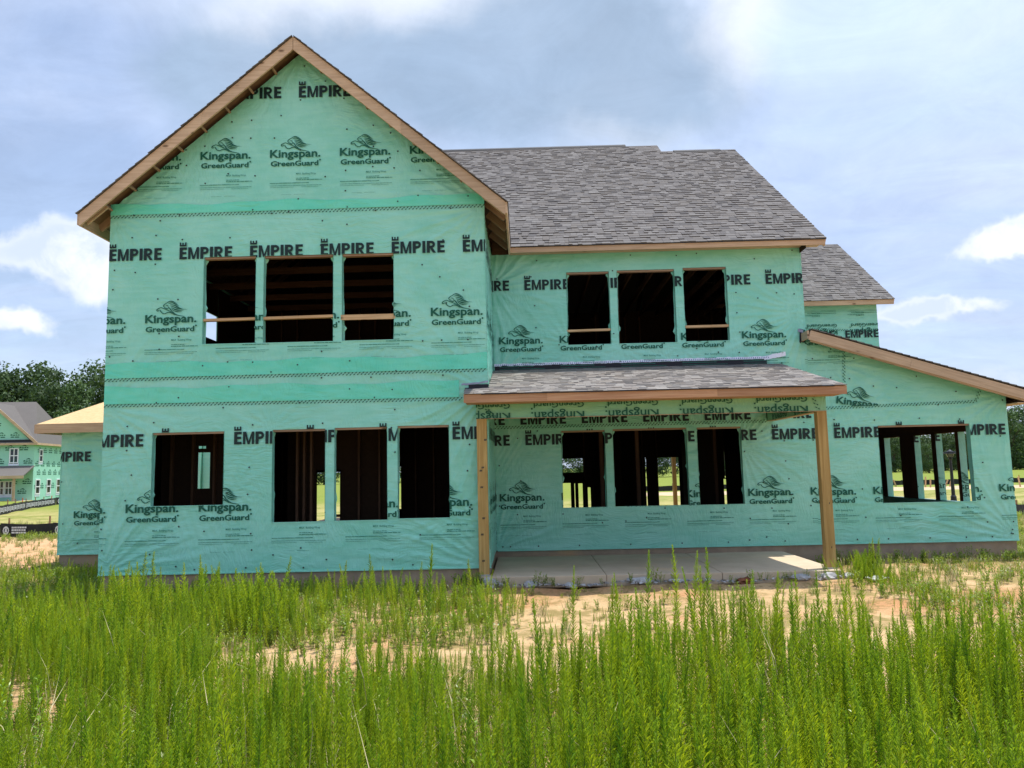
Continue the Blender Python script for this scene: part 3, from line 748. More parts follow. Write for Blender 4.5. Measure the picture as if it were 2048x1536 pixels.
# partitions running front to back
def pwall(X, y0, y1, z0, z1, dz=0):
    o = B('interior_wall', X, X+.012, y0, y1, z0, z1, 'osb_shaded', house); y = y0+.1
    while y < y1-.05:
        B('stud', X+.014, X+.104, y, y+.038, z0, z1, 'stud', o); y += .4064
for Y_, x0_, x1_ in ((1.6, .2, 2.35), (2.4, 2.35, 4.6), (4.4, 4.0, 6.3)):
    iwall(x0_, x1_, Y_, 0, 2.64, [h for h in [hole(392, 905, 416, 977, Y_), hole(393, 892, 409, 897, Y_), hole(630, 940, 680, 1060, Y_), hole(793, 925, 803, 1060, Y_)] if h[1] < x1_-.02 and h[0] > x0_+.02 or h[0] < x1_ < h[1]])
for i in range(6): B('stud', 2.9+.13*i, 2.938+.13*i, 1.2, 1.29, 0, 2.64, 'stud', house) if i in (0, 1, 2) else None
pwall(XG-.14, .3, 7.0, 0, 2.64); pwall(XG+2.3, 5.0, 6.6, 0, 2.64); pwall(9.55, 4.6, 7.2, 0, 2.64)
pwall(11.2, 4.2, 7.6, 0, 2.64); pwall(XM-.13, 3.2, 8.8, 0, 2.64); 
pwall(XG-.14, .3, 7.0, 2.95, 5.9); pwall(9.2, 4.4, 8.0, 2.95, 5.9)
iwall(0.2, XG-.2, 6.8, 2.95, 5.9, [(1.5, 2.4, 2.96, 5.0), (4, 5.2, 2.96, 5.0)]); iwall(XG, XM-.1, 8.4, 2.95, 5.9, [(8, 9, 2.96, 5.), (10.6, 11.6, 2.96, 5.)])
for i in range(8): B('brace_board', 4.0+.3*i, 4.04+.3*i, 4.6, 4.7, 1.6, 2.5, 'stud', house)
# ceiling trusses over both upper rooms
for i in range(12):
    y = .5+i*.6
    beam('rafter', (0.05, y, gz(.05)-.22), (3.24, y, gz(3.24)-.22), .038, .14, 'stud', house); beam('rafter', (3.28, y, gz(3.28)-.22), (6.42, y, gz(6.42)-.22), .038, .14, 'stud', house)
    if i % 2 == 0: B('ceiling_joist', .05, 6.4, y-.02, y+.02, 5.75, 5.89, 'stud', house)
for i in range(14):
    x = XG+.3+i*.45; beam('rafter', (x, D+.05, ZE-.19), (x, 8.5, ZE-.19+.741*(8.5-D-.05+.0)), .038, .14, 'stud', house)
    if i % 2: beam('truss_web', (x, D+1.2, 5.8), (x, D+2.3, 7.9), .038, .09, 'stud', house)
    B('ceiling_joist', x-.02, x+.02, D+.14, 8.4, 5.72, 5.86, 'stud', house)

# ---- low wing room: its right wall is three posts between openings
yo = [(3.05, 4.06), (4.19, 4.99), (5.18, 5.96), (6.68, 7.51)]; zo = (.66, 2.165)
segs = [(D+.13, 3.05), (4.06, 4.19), (4.99, 5.18), (5.96, 6.68), (7.51, 8.6)]
for i, (a, c) in enumerate(segs):
    o = B('side_post', XL-.14, XL-.010, a, c, zo[0], zo[1], 'studz' if False else 'stud', house)
    b = MB(); b.box(XL-.142, XL+.004, a-.006, a-.001, zo[0], zo[1], MT['wrap']); b.box(XL-.008, XL+.004, a, c, zo[0], zo[1], MT['wrap']); b.build('wrap_fold', o)
    pj = Print(); pj.add(W_KING, -.25-.2*i, .93, 'green_print'); pj.add(W_GREEN, -.24-.2*i, .775, 'green_print'); pj.add(LION, -.3-.15*i, .93, 'green_print')
    if i in (2, 3): pj.add(W_EMPIRE, -.80, 2.0, 'black_print')
    print_mesh('printed_lettering', pj, [(0, zo[0]), (.14, zo[0]), (.14, zo[1]), (0, zo[1])], [], lambda u, z, q, a=a: (XL-.142+u, a-.0065-q, z), o, .001, kind='stuff')
bw = MB(); bw.box(XL-.12, XL+.004, D+.002, 8.6, 0, zo[0], MT['wrap']); bw.build('wrapped_wall', house, label='sill wall of the low wing, right side')
B('header', XL-.13, XL-.002, D+.13, 8.6, zo[1], 2.62, 'stud', house)
iwall(XM, XL-.15, 8.5, 0, 2.8, [])
B('interior_wall', XM-.02, XM-.006, D+.14, 8.5, 0, 2.9, 'osb_shaded', house)
for i in range(7): beam('rafter', (XM+.05, D+.3+i*.6+.3, lz(XM)-.22), (XL+.35, D+.3+i*.6+.3, lz(XL+.35)-.22), .038, .14, 'stud', house)

# ---- low wing roof
def slab_roof(name, pts, th, m_top, m_under, parent, n=(0, 0, 1), **k):
    b = MB(); v = [Vector(p) for p in pts]; c = len(v)
    b.face(v, m_top); b.face([p-Vector((0, 0, th)) for p in reversed(v)], m_under)
    for i in range(c): b.face([v[i]-Vector((0, 0, th)), v[(i+1) % c]-Vector((0, 0, th)), v[(i+1) % c], v[i]], m_under)
    return b.build(name, parent, **k)
YL0 = D-.35; XLr = 17.02
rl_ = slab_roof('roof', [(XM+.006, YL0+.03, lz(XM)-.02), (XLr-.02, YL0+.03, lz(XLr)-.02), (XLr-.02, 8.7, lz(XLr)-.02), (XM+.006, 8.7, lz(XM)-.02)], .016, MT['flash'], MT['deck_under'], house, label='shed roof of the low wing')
b = MB()
for r in range(31):                               # shingle courses, seen edge-on along the rake
    x1 = XLr+.02-r*.143; x0 = x1-.16
    if x0 < 12.70: break
    b.hexa([(x0, YL0-.03, lz(x0)-.018), (x1, YL0-.03, lz(x1)-.018), (x1, 8.72, lz(x1)-.018), (x0, 8.72, lz(x0)-.018), (x0, YL0-.03, lz(x0)-.006), (x1, YL0-.03, lz(x1)+.007), (x1, 8.72, lz(x1)+.007), (x0, 8.72, lz(x0)-.006)], SHM[r % 5])
b.build('shingle_courses', rl_, kind='stuff')
xa = 12.70; xs_ = [12.70, 14.62, XLr]
for i in range(2):
    a, c = xs_[i], xs_[i+1]-.003
    beam('rake_board', (a, YL0, lz(a)-.14), (c, YL0, lz(c)-.14), .038, .185, 'rake', rl_)
beam('rake_trim', (12.72, YL0+.03, lz(12.72)-.245), (XLr-.02, YL0+.03, lz(XLr)-.245), .05, .03, 'rake', rl_)
for i in range(7):
    x = 13.1+i*.55; B('lookout', x, x+.038, YL0+.02, D, lz(x)-.15, lz(x)-.062, 'stud', rl_)
B('fascia_board', XLr-.02, XLr+.018, YL0+.022, 8.7, lz(XLr)-.21, lz(XLr)-.025, 'rake', rl_)
B('soffit_board', XL+.01, XLr-.022, YL0+.022, 8.6, lz(XLr)-.215, lz(XLr)-.200, 'rake', rl_)
B('end_block', 12.66, 12.698, YL0+.0, D-.01, lz(12.7)-.21, lz(12.7)-.05, 'rake', rl_)
b = MB(); b.face([(12.62, D-.012, 3.98), (12.74, D-.012, 3.96), (12.75, D-.012, 4.22), (12.64, D-.012, 4.25)], MT['flash']); b.face([(12.60, D-.016, 4.19), (12.70, D-.016, 4.16), (12.71, D-.016, 4.22), (12.61, D-.016, 4.25)], MT['grey_film']); b.build('flashing', rl_)

# ---- shingle roofs
N_SH = [0]
def shingles(origin, u, v, width_fn, rows, mats, parent, seed, single_rows=(), exposure=.143, lift=.012, budget=300, name='shingle'):
    """tabs of laminated shingle laid in courses; the nearest become objects of their own, the rest one mesh"""
    rr = random.Random(seed); O = Vector(origin); u = Vector(u).normalized(); v = Vector(v).normalized(); n = u.cross(v).normalized()
    big = MB()
    for r in range(rows):
        a0, a1 = width_fn(r*exposure)
        if a1-a0 < .05: continue
        a = a0-rr.uniform(0, .02)
        while a < a1:
            w = rr.choice((.08, .11, .13, .15, .18, .22))*rr.uniform(.92, 1.08); e = min(a+w, a1)
            if a1-e < .05: e = a1
            m = rr.choices(mats, (26, 24, 15, 14, 15, 6))[0]; t = lift*rr.choice((.55, .7, 1.5, 1.8)); ext = rr.choice((0, 0, 0, .012))
            A, E_ = a+.0015, e-.0015; v0, v1 = r*exposure-ext, (r+1)*exposure+.012
            c = [O+u*A+v*v0+n*.0, O+u*E_+v*v0+n*.0, O+u*E_+v*v1-n*.004, O+u*A+v*v1-n*.004,
                 O+u*A+v*v0+n*t, O+u*E_+v*v0+n*t, O+u*E_+v*v1+n*.002, O+u*A+v*v1+n*.002]
            if r in single_rows and N_SH[0] < budget:
                b = MB(); b.hexa(c, m); b.build(name, parent); N_SH[0] += 1
            else: big.hexa(c, m)
            a = e
    return big.build(name+'_courses', parent, kind='stuff')

# porch roof (3 in 12), main roof (9 in 12), right wing, gable
PZ, PY, PS = 2.80, -.62, .247; PX0, PX1 = 6.12, 12.19
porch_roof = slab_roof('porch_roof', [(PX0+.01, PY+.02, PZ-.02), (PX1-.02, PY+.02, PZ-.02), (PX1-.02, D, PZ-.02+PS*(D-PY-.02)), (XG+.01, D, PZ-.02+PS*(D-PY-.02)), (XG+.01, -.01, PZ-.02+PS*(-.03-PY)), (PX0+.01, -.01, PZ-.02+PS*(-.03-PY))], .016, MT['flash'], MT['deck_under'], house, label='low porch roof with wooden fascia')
vl = math.sqrt(1+PS*PS)
def pw(s):
    y = PY+s/vl
    return (0, PX1-PX0) if y < -.14 else (XG-PX0+.012, PX1-PX0)
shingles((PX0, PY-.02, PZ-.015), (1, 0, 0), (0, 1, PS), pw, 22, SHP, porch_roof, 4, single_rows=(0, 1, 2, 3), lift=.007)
xs_ = [PX0, 7.45, 10.15, PX1]
for i in range(3): B('fascia_board', xs_[i]+.001, xs_[i+1]-.001, PY+.0, PY+.038, PZ-.155, PZ-.022, 'porchf', porch_roof)
b = MB(); b.box(PX0+.28, PX1-.2, PY-.022, PY-.002, PZ-.030, PZ-.015, MT['flash']); b.build('drip_edge', porch_roof)
beam('rake_board', (PX1-.02, PY+.04, PZ-.085+PS*.04), (PX1-.02, D, PZ-.085+PS*(D-PY)), .036, .12, 'porchf', porch_roof)
B('soffit_board', PX0+.02, PX1-.04, PY+.039, -.152, PZ-.150, PZ-.138, 'porchf', porch_roof)
# wall flashing and tape above the porch
zt = PZ+PS*(D-PY)
def tape(name, a0, a1, z0, slope, Y, par, h=.075, seed=1, m='white_film'):
    rr = random.Random(seed); n = int((a1-a0)/.04); b = MB(); V = []
    for i in range(n+1):
        a = a0+(a1-a0)*i/n; z = z0+slope*(a-a0)+rr.uniform(-.006, .006)
        V.append(((a, Y-.010-rr.uniform(0, .008), z), (a, Y-.010, z+h*rr.uniform(.85, 1.1))))
    for i in range(n): b.face([V[i][0], V[i+1][0], V[i+1][1], V[i][1]], MT[m])
    return b.build(name, par, smooth=False)
B('flashing', XG+.03, 11.95, D-.012, D-.004, zt-.02, zt+.075, 'flash', wm)
tp = tape('flashing_tape', XG+.02, 11.98, zt+.062, .0045, D, wm, .052); tape('flashing_tape', 11.9, 12.33, zt+.06, .17, D-.004, wm, .085, 3)
pp = Print()
for i in range(130):
    a = XG+.05+i*.0425; pp.polys.append(([(a, 0), (a+.014, .002), (a+.020, .030), (a+.006, .028)], 'tape_print'))
print_mesh('tape_print', pp, [(XG, -.1), (12.0, -.1), (12.0, .2), (XG, .2)], [], lambda a, z, o: (a, D-.020-o, zt+.068+.0045*(a-XG)+z), wm, .001)
zs_ = PZ+PS*(-PY)
B('flashing', 6.16, XG+.012, -.018, -.007, zs_-.02, zs_+.05, 'flash', wg); b = MB()
b.hexa([(6.10, -.14, zs_-.06), (XG+.02, -.14, zs_-.06), (XG+.02, -.008, zs_-.01), (6.10, -.008, zs_-.01), (6.10, -.14, zs_-.05), (XG+.02, -.14, zs_-.05), (XG+.02, -.008, zs_), (6.10, -.008, zs_)], MT['flash']); b.build('flashing', wg)
tape('flashing_tape', 6.04, XG+.01, zs_+.035, .09, -.008, wg, .03, 5, 'grey_film')
# beam round the porch, wrapped; posts; slab
BY = -.15; BX0, BX1 = 6.285, 12.03; BZ0, BZ1 = 2.415, 2.665
outB = [(BX0, BZ0), (BX1, BZ0), (BX1, BZ1), (BX0, BZ1)]
pb = B('porch_beam', BX0+.004, BX1-.004, BY+.012, -.005, BZ0+.008, BZ1+.06, 'wrap_shaded', house, label='green wrapped porch beam with upside-down lettering')
sheet('wrap_face', [(BX0, BZ0), (BX1, BZ0), (BX1, BZ1+.05), (BX0, BZ1+.05)], [], front(BY), 'wrap_shaded', pb, 31, [], .05, .003)
pbp = Print(); xk = atY(1615, 812, BY).x
for k in range(-5, 1):
    pbp.add(W_KING, xk+k*P, 2.505, 'green_print', math.pi); pbp.add(W_GREEN, xk+k*P, 2.665, 'green_print', math.pi); pbp.add(dot, xk+k*P, 2.66, 'green_print', math.pi)
pbp.hatch(11.80, 2.70, 11.90, 2.43); pbp.hatch(6.35, 2.70, 6.60, 2.43)
print_mesh('printed_lettering', pbp, [(BX0, BZ0), (BX1, BZ0), (BX1, BZ1+.04), (BX0, BZ1+.04)], [], front(BY), pb, .0135)
B('wrap_hem', BX0, BX1, BY-.008, BY+.01, BZ0-.006, BZ0+.004, 'fasciax', pb)
rb = B('porch_beam', BX1-.14, BX1, -.0, D-.012, BZ0+.004, BZ1+.06, 'wrap_shaded', house, label='side beam from the right post to the wall')
B('beam_edge', BX1-.142, BX1+.002, .0, D-.014, BZ0-.006, BZ0+.003, 'rail', rb)
pr2 = Print(); 
for k in range(2): pr2.add(W_KING, .95+k*P, 2.53, 'green_print', math.pi)
pr2.hatch(.2, 2.43, 2.4, 2.60)
print_mesh('printed_lettering', pr2, [(0, BZ0), (2.45, BZ0), (2.45, BZ1+.04), (0, BZ1+.04)], [], lambda a, z, o: (BX1-.14-o, a, z), rb, .002)
for i in range(12): beam('rafter', (XG+.25+i*.46, PY+.05, PZ-.075), (XG+.25+i*.46, D-.02, PZ-.075+PS*(D-PY)), .038, .07, 'stud', porch_roof)
for i, (a, c, lb) in enumerate(((6.29, 6.455, 'left porch post with black stamped marks'), (11.872, 12.03, 'right porch post'))):
    o = B('porch_post', a, c, -.152, -.004, -.122, 2.413, 'post', house, label=lb); bev(o, .006)
    B('post_base', a-.004, c+.004, -.157, .002, -.1235, -.1, 'metal', o)
    b = MB(); rr = random.Random(4+i)
    for z in (.10, .52, .78, 1.28, 1.55, 1.60, 2.05) if i == 0 else (.2, .9):
        x = rr.uniform(a+.03, c-.04)
        for j in range(3 if i == 0 else 1):
            b.face([(x+j*.015, -.1545, z), (x+.012+j*.015, -.1545, z+.004), (x+.016+j*.015, -.1545, z+.035), (x+.004+j*.015, -.1545, z+.03)], MT['cap'])
    b.build('stamp_mark', o)
slab_m = MB(); SX0, SX1, SY0, SY1 = 6.30, 12.04, -.30, D+.025; j1, j2 = 8.325, 10.16
porch = empty('porch_slab', (9, 1, -.35)); porch.parent = house; porch.matrix_parent_inverse = WM(house).inverted()
for i, (a, c) in enumerate(((XG+.022, j1-.006), (j1+.006, j2-.006), (j2+.006, SX1))):
    bev(B('slab_panel', a, c, SY0, SY1, -.30, -.125, 'slab', porch), .008)
bev(B('slab_panel', SX0, XG+.018, SY0, -.004, -.30, -.127, 'slab', porch), .008)
B('joint_filler', SX0, SX1, SY0+.01, -.01, -.31, -.134, 'foundation', porch); B('joint_filler', XG+.03, SX1, -.009, SY1, -.31, -.134, 'foundation', porch)

# ---- main roof: left part runs up to the higher ridge
MS = .741; MY0 = 2.11; XR = 13.133; XST = 11.08; vm = math.sqrt(1+MS*MS)
def mz(y): return ZE+MS*(y-MY0)
YR1, YR2 = 8.60, 7.93
main_roof = slab_roof('roof', [(XG+.38, MY0+.02, mz(MY0+.02)-.02), (XR-.02, MY0+.02, mz(MY0+.02)-.02), (XR-.02, YR2, mz(YR2)-.02), (XST, YR2, mz(YR2)-.02), (XST, YR1, mz(YR1)-.02), (-.35, YR1, mz(YR1)-.02), (-.35, 2.35, mz(2.35)-.02), (3.26, 6.34, mz(6.34)-.02)], .016, MT['flash'], MT['deck_under'], house, label='big grey shingled roof over the recessed part')
b = MB()
for x0, x1, yr in ((-.35, XST, YR1), (XST, XR, YR2)):
    y2 = 2*yr-MY0
    b.face([(x0, yr, mz(yr)-.02), (x1, yr, mz(yr)-.02), (x1, y2, ZE-.02), (x0, y2, ZE-.02)], SHM[1])
b.face([(-.004, MY0+.03, ZE-.025), (-.004, YR1, mz(YR1)-.025), (-.004, 2*YR1-MY0, ZE-.025)], MT['wrap']); b.face([(XM, D, 5.92), (XM, D, mz(D)-.04), (XM, YR2, mz(YR2)-.025), (XM, 2*YR2-MY0, 5.97)], MT['wrap'])
b.face([(XST, YR2, mz(YR2)-.03), (XST, YR1, mz(YR1)-.03), (XST, 2*YR1-MY0, ZE-.03), (XST, 2*YR2-MY0, ZE-.03)], MT['wrap'])
b.face([(XST-.02, YR2, mz(YR2)-.03), (XST-.02, YR1, mz(YR1)-.03), (XST-.02, 2*YR1-MY0, ZE-.03), (XST-.02, 2*YR2-MY0, ZE-.03)], MT['osb_shaded'])
for q_ in ((.01, YR1), (XM-.02, YR2)): b.face([(q_[0], MY0+.03, ZE-.022), (q_[0], q_[1], mz(q_[1])-.022), (q_[0], 2*q_[1]-MY0, ZE-.022), (q_[0], 2*q_[1]-MY0, 5.8), (q_[0], MY0+.03, 5.8)], MT['osb_shaded'])
b.build('roof_far_slope', main_roof)
B('wrapped_wall', XST, XM, 13.70, 13.712, 2.4, 6.0, 'wrap', house); B('sheathing', XST, XM, 13.68, 13.692, 2.4, 6.0, 'osb_shaded', house)
B('flat_roof', XST, XM, 13.72, YB, 2.9, 2.93, 'flash', house)
B('blocking', XG-.05, XG-.012, .03, D-.02, 5.93, 6.28, 'stud', house); B('blocking', .012, .05, .03, YB, 5.97, 6.28, 'stud', house); B('blocking', XG+.03, XM-.02, D+.03, D+.07, 5.94, 6.20, 'stud', house)
B('sheathing', .014, .026, .13, 3.54, 0, 5.9, 'osb_shaded', house); B('sheathing', .014, .026, 4.70, 11.6, 0, 5.9, 'osb_shaded', house); B('sheathing', .014, .026, 11.6, YB-.2, 2.3, 5.9, 'osb_shaded', house); B('sheathing', .014, .026, 3.54, 4.70, 2.62, 4.66, 'osb_shaded', house); B('sheathing', .014, .026, 3.54, 4.65, 5.245, 5.9, 'osb_shaded', house)
B('sheathing', XM-.032, XM-.016, D+.14, YB-.2, 2.96, 5.9, 'osb_shaded', house)
def mw(s):
    y = MY0+s/vm; z = mz(y); x0 = max(3.26+(9.09-z)/.845-.05, 3.1) if z < 9.09 else 3.1
    x1 = XR if y < YR2-.05 else XST+.012
    return (x0-3.1, x1-3.1) if y < YR1-.03 else (0, 0)
shingles((3.1, MY0-.02, ZE-.015), (1, 0, 0), (0, 1, MS), mw, 56, SHM, main_roof, 5, single_rows=(0, 1, 2))
xs_ = [6.862, 10.35, XR-.02]
for i in range(2): B('fascia_board', xs_[i]+.001, xs_[i+1]-.001, MY0, MY0+.038, ZE-.135, ZE-.022, 'fascia', main_roof)
b = MB(); b.box(6.87, XR, MY0-.02, MY0-.002, ZE-.030, ZE-.012, MT['flash']); b.build('drip_edge', main_roof)
beam('rake_board', (XR-.02, MY0+.04, ZE-.085), (XR-.02, YR2, mz(YR2)-.105), .036, .14, 'fascia', main_roof)
B('soffit_board', XG+.4, XR-.04, MY0+.039, D-.012, ZE-.075, ZE-.062, 'fascia', main_roof)
for i, (x0, x1, yr) in enumerate(((1.6, 10.18, YR1), (11.42, 12.72, YR2))):
    b = MB(); b.hexa([(x0, yr-.14, mz(yr)-.10), (x1, yr-.14, mz(yr)-.10), (x1, yr+.14, mz(yr)-.10), (x0, yr+.14, mz(yr)-.10), (x0, yr-.12, mz(yr)-.045), (x1, yr-.12, mz(yr)-.045), (x1, yr, mz(yr)+.035), (x0, yr, mz(yr)+.035)], MT['vent']); b.build('ridge_vent', main_roof)

# ---- right wing at the back
WY0 = 8.05; XW = 17.29
wingr = slab_roof('roof', [(XM-.5, WY0+.02, ZE-.02), (XW-.02, WY0+.02, ZE-.02), (XW-.02, 11.5, ZE-.02+MS*(11.5-WY0)), (XM-.5, 11.5, ZE-.02+MS*(11.5-WY0))], .016, MT['flash'], MT['deck_under'], house, label='small roof set back at the right')
b = MB(); zr = ZE+MS*(11.5-WY0); b.face([(XM-.5, 11.5, zr-.02), (XW-.02, 11.5, zr-.02), (XW-.02, 14.95, ZE-.02), (XM-.5, 14.95, ZE-.02)], SHM[1]); b.face([(XW-.3, WY0+.3, ZE-.05), (XW-.3, 11.5, zr-.05), (XW-.3, 14.7, ZE-.05)], MT['wrap']); b.build('roof_far_slope', wingr)
shingles((XM-.5, WY0-.02, ZE-.015), (1, 0, 0), (0, 1, MS), lambda s: (0, XW-XM+.5), 30, SHM, wingr, 8, single_rows=())
B('fascia_board', XM-.4, XW-.02, WY0, WY0+.038, ZE-.15, ZE-.022, 'fascia', wingr)
beam('rake_board', (XW-.02, WY0+.04, ZE-.085), (XW-.02, 11.5, zr-.105), .036, .14, 'fascia', wingr)
B('soffit_board', XM+.02, XW-.04, WY0+.039, 8.39, ZE-.075, ZE-.062, 'fascia', wingr)
YW = 8.4
outW = [(XM+.02, 2.9), (16.95, 2.9), (16.95, 5.93), (XM+.02, 5.93)]
ww = sheet('wrapped_wall', outW, [], front(YW), 'wrap', house, 41, [(16.95, 5.6, .8, .004, 16, 1.), (15, 5, 1, .003, 20, 0)], .05, .0035, label='set-back upper wall at the right')
pw2 = Print(); k1 = atY(1674, 655, YW)
for k in range(-1, 3):
    x = k1.x+k*P
    pw2.add(W_GREEN, x, k1.z+.10, 'green_print', math.pi); pw2.add(dot, x, k1.z+.10, 'green_print', math.pi); pw2.add(W_KING, x-.0, k1.z-.06, 'green_print', math.pi); pw2.add(W_MAX, x-.455, k1.z+.42, 'fine_print', math.pi); pw2.add(FINE, x, k1.z-.06, 'fine_print', math.pi)
e = atY(1691, 676, YW)
pu = [(p, m) for p, m in pw2.polys if min(q[1] for q in p) > e.z-.02 or m == 'green_print']
pw2.polys = pu; pw2.empire(e.x, e.z, (-3, -2, -1, 0, 1), small=False); pw2.hatch(14.9, e.z+.30, 16.1, e.z+.22)
print_mesh('printed_lettering', pw2, outW, [], front(YW), ww, .0135)
caps('cap_nail', outW, [], front(YW), ww, 16, 18)
B('wrapped_wall', 16.94, 16.954, YW+.012, 14.7, 2.9, 5.93, 'wrap', house)

# ---- gable roof
GY0 = -.38
gr = MB()
for sgn in (-1, 1):
    xe = 3.26+sgn*3.60; z0 = gz(xe); y1 = 6.6
    gr.hexa([(xe, GY0+.02, z0-.036), (3.26, GY0+.02, 9.09-.036), (3.26, y1, 9.09-.036), (xe, y1, z0-.036), (xe, GY0+.02, z0-.018), (3.26, GY0+.02, 9.09-.018), (3.26, y1, 9.09-.018), (xe, y1, z0-.018)], MT['deck_under'])
groof = gr.build('roof', house, label='steep front gable roof')
for sgn in (-1, 1):
    b = MB(); Ls = 3.60*math.sqrt(1+.845**2); n = int(Ls/.143)+1; d = Vector((-sgn*1, 0, .845)).normalized(); O = Vector((3.26+sgn*3.63, 0, gz(3.26+3.63)-.018)); nn = Vector((sgn*.845, 0, 1)).normalized(); rr = random.Random(6+sgn)
    for r in range(n):
        s0, s1 = r*.143, min((r+1)*.143+.02, Ls+.045); y0 = GY0-.035+rr.uniform(-.006, .006); yb = 6.6
        if sgn > 0: yb = min(6.6, 2.11+ (gz(3.26+3.6)+s1*.645-5.95)/.741+.15)
        p0, p1 = O+d*s0, O+d*s1; t = .016*rr.uniform(.7, 1.35)
        y = y0
        while y < yb:
            e = min(y+rr.choice((.16, .2, .26, .33)), yb)
            q = [p0, p1]
            c = [Vector((p0.x, y, p0.z)), Vector((p0.x, e, p0.z)), Vector((p1.x, e, p1.z)), Vector((p1.x, y, p1.z))]
            b.hexa([c[0], c[1], c[2]-nn*.003, c[3]-nn*.003, c[0]+nn*t, c[1]+nn*t, c[2]+nn*.003, c[3]+nn*.003], rr.choice(SHM)); y = e
    b.build('shingle_courses', groof, kind='stuff')
# rake boards (two lengths each side), lighter one proud
for sgn in (-1, 1):
    def gp(x, dz): return (x, GY0, gz(x)-dz)
    cuts = [3.262*0+3.26+sgn*.004, 3.26+sgn*(1.55 if sgn < 0 else 1.85), 3.26+sgn*3.585]
    for i in range(2):
        a, c = cuts[i], cuts[i+1]-sgn*.002
        b = MB(); h0, h1 = .034, .262
        za, zc = gz(a), gz(c); pts = [(a, za-h1), (c, zc-h1), (c, zc-h0), (a, za-h0)] if sgn > 0 else [(c, zc-h1), (a, za-h1), (a, za-h0), (c, zc-h0)]
        if i == 1:
            # square-cut tail
            dx = sgn*0.0
        b.hexa([(pts[0][0], GY0, pts[0][1]), (pts[1][0], GY0, pts[1][1]), (pts[1][0], GY0+.038, pts[1][1]), (pts[0][0], GY0+.038, pts[0][1]), (pts[3][0], GY0, pts[3][1]), (pts[2][0], GY0, pts[2][1]), (pts[2][0], GY0+.038, pts[2][1]), (pts[3][0], GY0+.038, pts[3][1])], MT['rakex'])
        b.build('rake_board', groof)
    xe = 3.26+sgn*3.585
    y1 = MY0+.03 if sgn > 0 else 3.5
    x0, x1 = sorted((xe, xe+sgn*.036)); B('fascia_board', x0, x1, GY0+.002, y1, gz(xe)-.235, gz(xe)-.045, 'rake', groof)
    # inner sub-rafter next to the wall and lookouts bridging to the rake board
    for i in range(8):
        x = 3.26+sgn*(.42+i*.405); w = .045
        b = MB(); z = gz(x)-.125
        b.beam((x, GY0+.04, z), (x, -.010, z), .038, .088, MT['looky'], (sgn*.645, 0, .764)); b.build('lookout', groof)
    for i in range(9):      # rafter tails past the side walls
        y = .25+i*.6
        if sgn > 0 and y > 2.2: continue
        xa_, xb_ = 3.26+sgn*3.24, 3.26+sgn*3.58
        beam('rafter_tail', (xa_, y, gz(xa_)-.12), (xb_, y, gz(xb_)-.12), .038, .13, 'look', groof)
    xa_, xb_ = 3.26+sgn*3.235, 3.26+sgn*3.58
    beam('rafter_tail', (xa_, -.20, gz(xa_)-.13), (xb_, -.20, gz(xb_)-.13), .038, .14, 'rake', groof)
    b = MB(); x0, x1 = sorted((3.26+sgn*3.24, 3.26+sgn*3.55))
    b.build('soffit', groof) if False else None

# ---- garage wing at the left, board roof
outC = [(-2.88, 0), (0-.01, 0), (0-.01, 2.66), (-2.88, 2.66)]
wc = sheet('wrapped_wall', outC, [], front(3.6), 'wrap', house, 51, [(-2.88, 0, 1.2, .0045, 22, 0.), (-2.88, 2.4, .9, .003, 20, 1)], .035, .003, label='garage wall at the left, set back')
pc = Print(); pc.empire(-2.985-.155, 1.949, (0, 1, 2)); pc.king(-2.547, .753, (-1, 0, 1))
print_mesh('printed_lettering', pc, outC, [], front(3.6), wc, .0135)
caps('cap_nail', outC, [], front(3.6), wc, 17, 14)
B('sheathing', -2.86, -.02, 3.614, 3.626, 0, 2.7, 'osb_shaded', wc)
B('wrapped_wall', -2.884, -2.87, 3.602, 8.95, 0, 2.66, 'wrap', house)
b = MB(); b.box(-2.89, .0, 3.59, 3.61, -.018, .004, MT['wrap']); b.build('wrap_hem', wc)
gx, gy, gzz, s_ = -3.22, 3.25, 2.745, .575
groof2 = MB(); ap = 2.6
groof2.face([(gx, gy, gzz), (0, gy, gzz), (0, gy+ap, gzz+ap*s_), (gx+ap, gy+ap, gzz+ap*s_)], MT['osb'])
groof2.face([(gx, gy, gzz), (gx+ap, gy+ap, gzz+ap*s_), (gx+ap, 8.92, gzz+ap*s_), (gx, 8.92, gzz)], MT['osb'])
groof2.face([(gx+ap, gy+ap, gzz+ap*s_), (0, gy+ap, gzz+ap*s_), (0, 8.92, gzz+ap*s_), (gx+ap, 8.92, gzz+ap*s_)], MT['osb'])
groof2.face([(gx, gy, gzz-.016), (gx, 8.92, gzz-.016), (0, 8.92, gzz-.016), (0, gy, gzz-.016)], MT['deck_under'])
g2 = groof2.build('garage_roof', house, label='bare board hip roof of the garage')
B('fascia_board', gx, -.01, gy-.02, gy+.018, gzz-.195, gzz-.006, 'fascia', g2); B('fascia_board', gx-.03, gx, gy-.02, 8.92, gzz-.195, gzz-.006, 'fascia', g2)
b = MB()
for j in range(3):
    for i in range(4):
        y0_ = j*.9; b.box(0, 0, 0, 0, 0, 0, MT['osb']) if False else None
for i in range(5): B('rafter_tail', -2.84+.0+i*.6, -2.80+i*.6, gy+.02, 3.59, gzz-.17, gzz-.03, 'stud', g2)

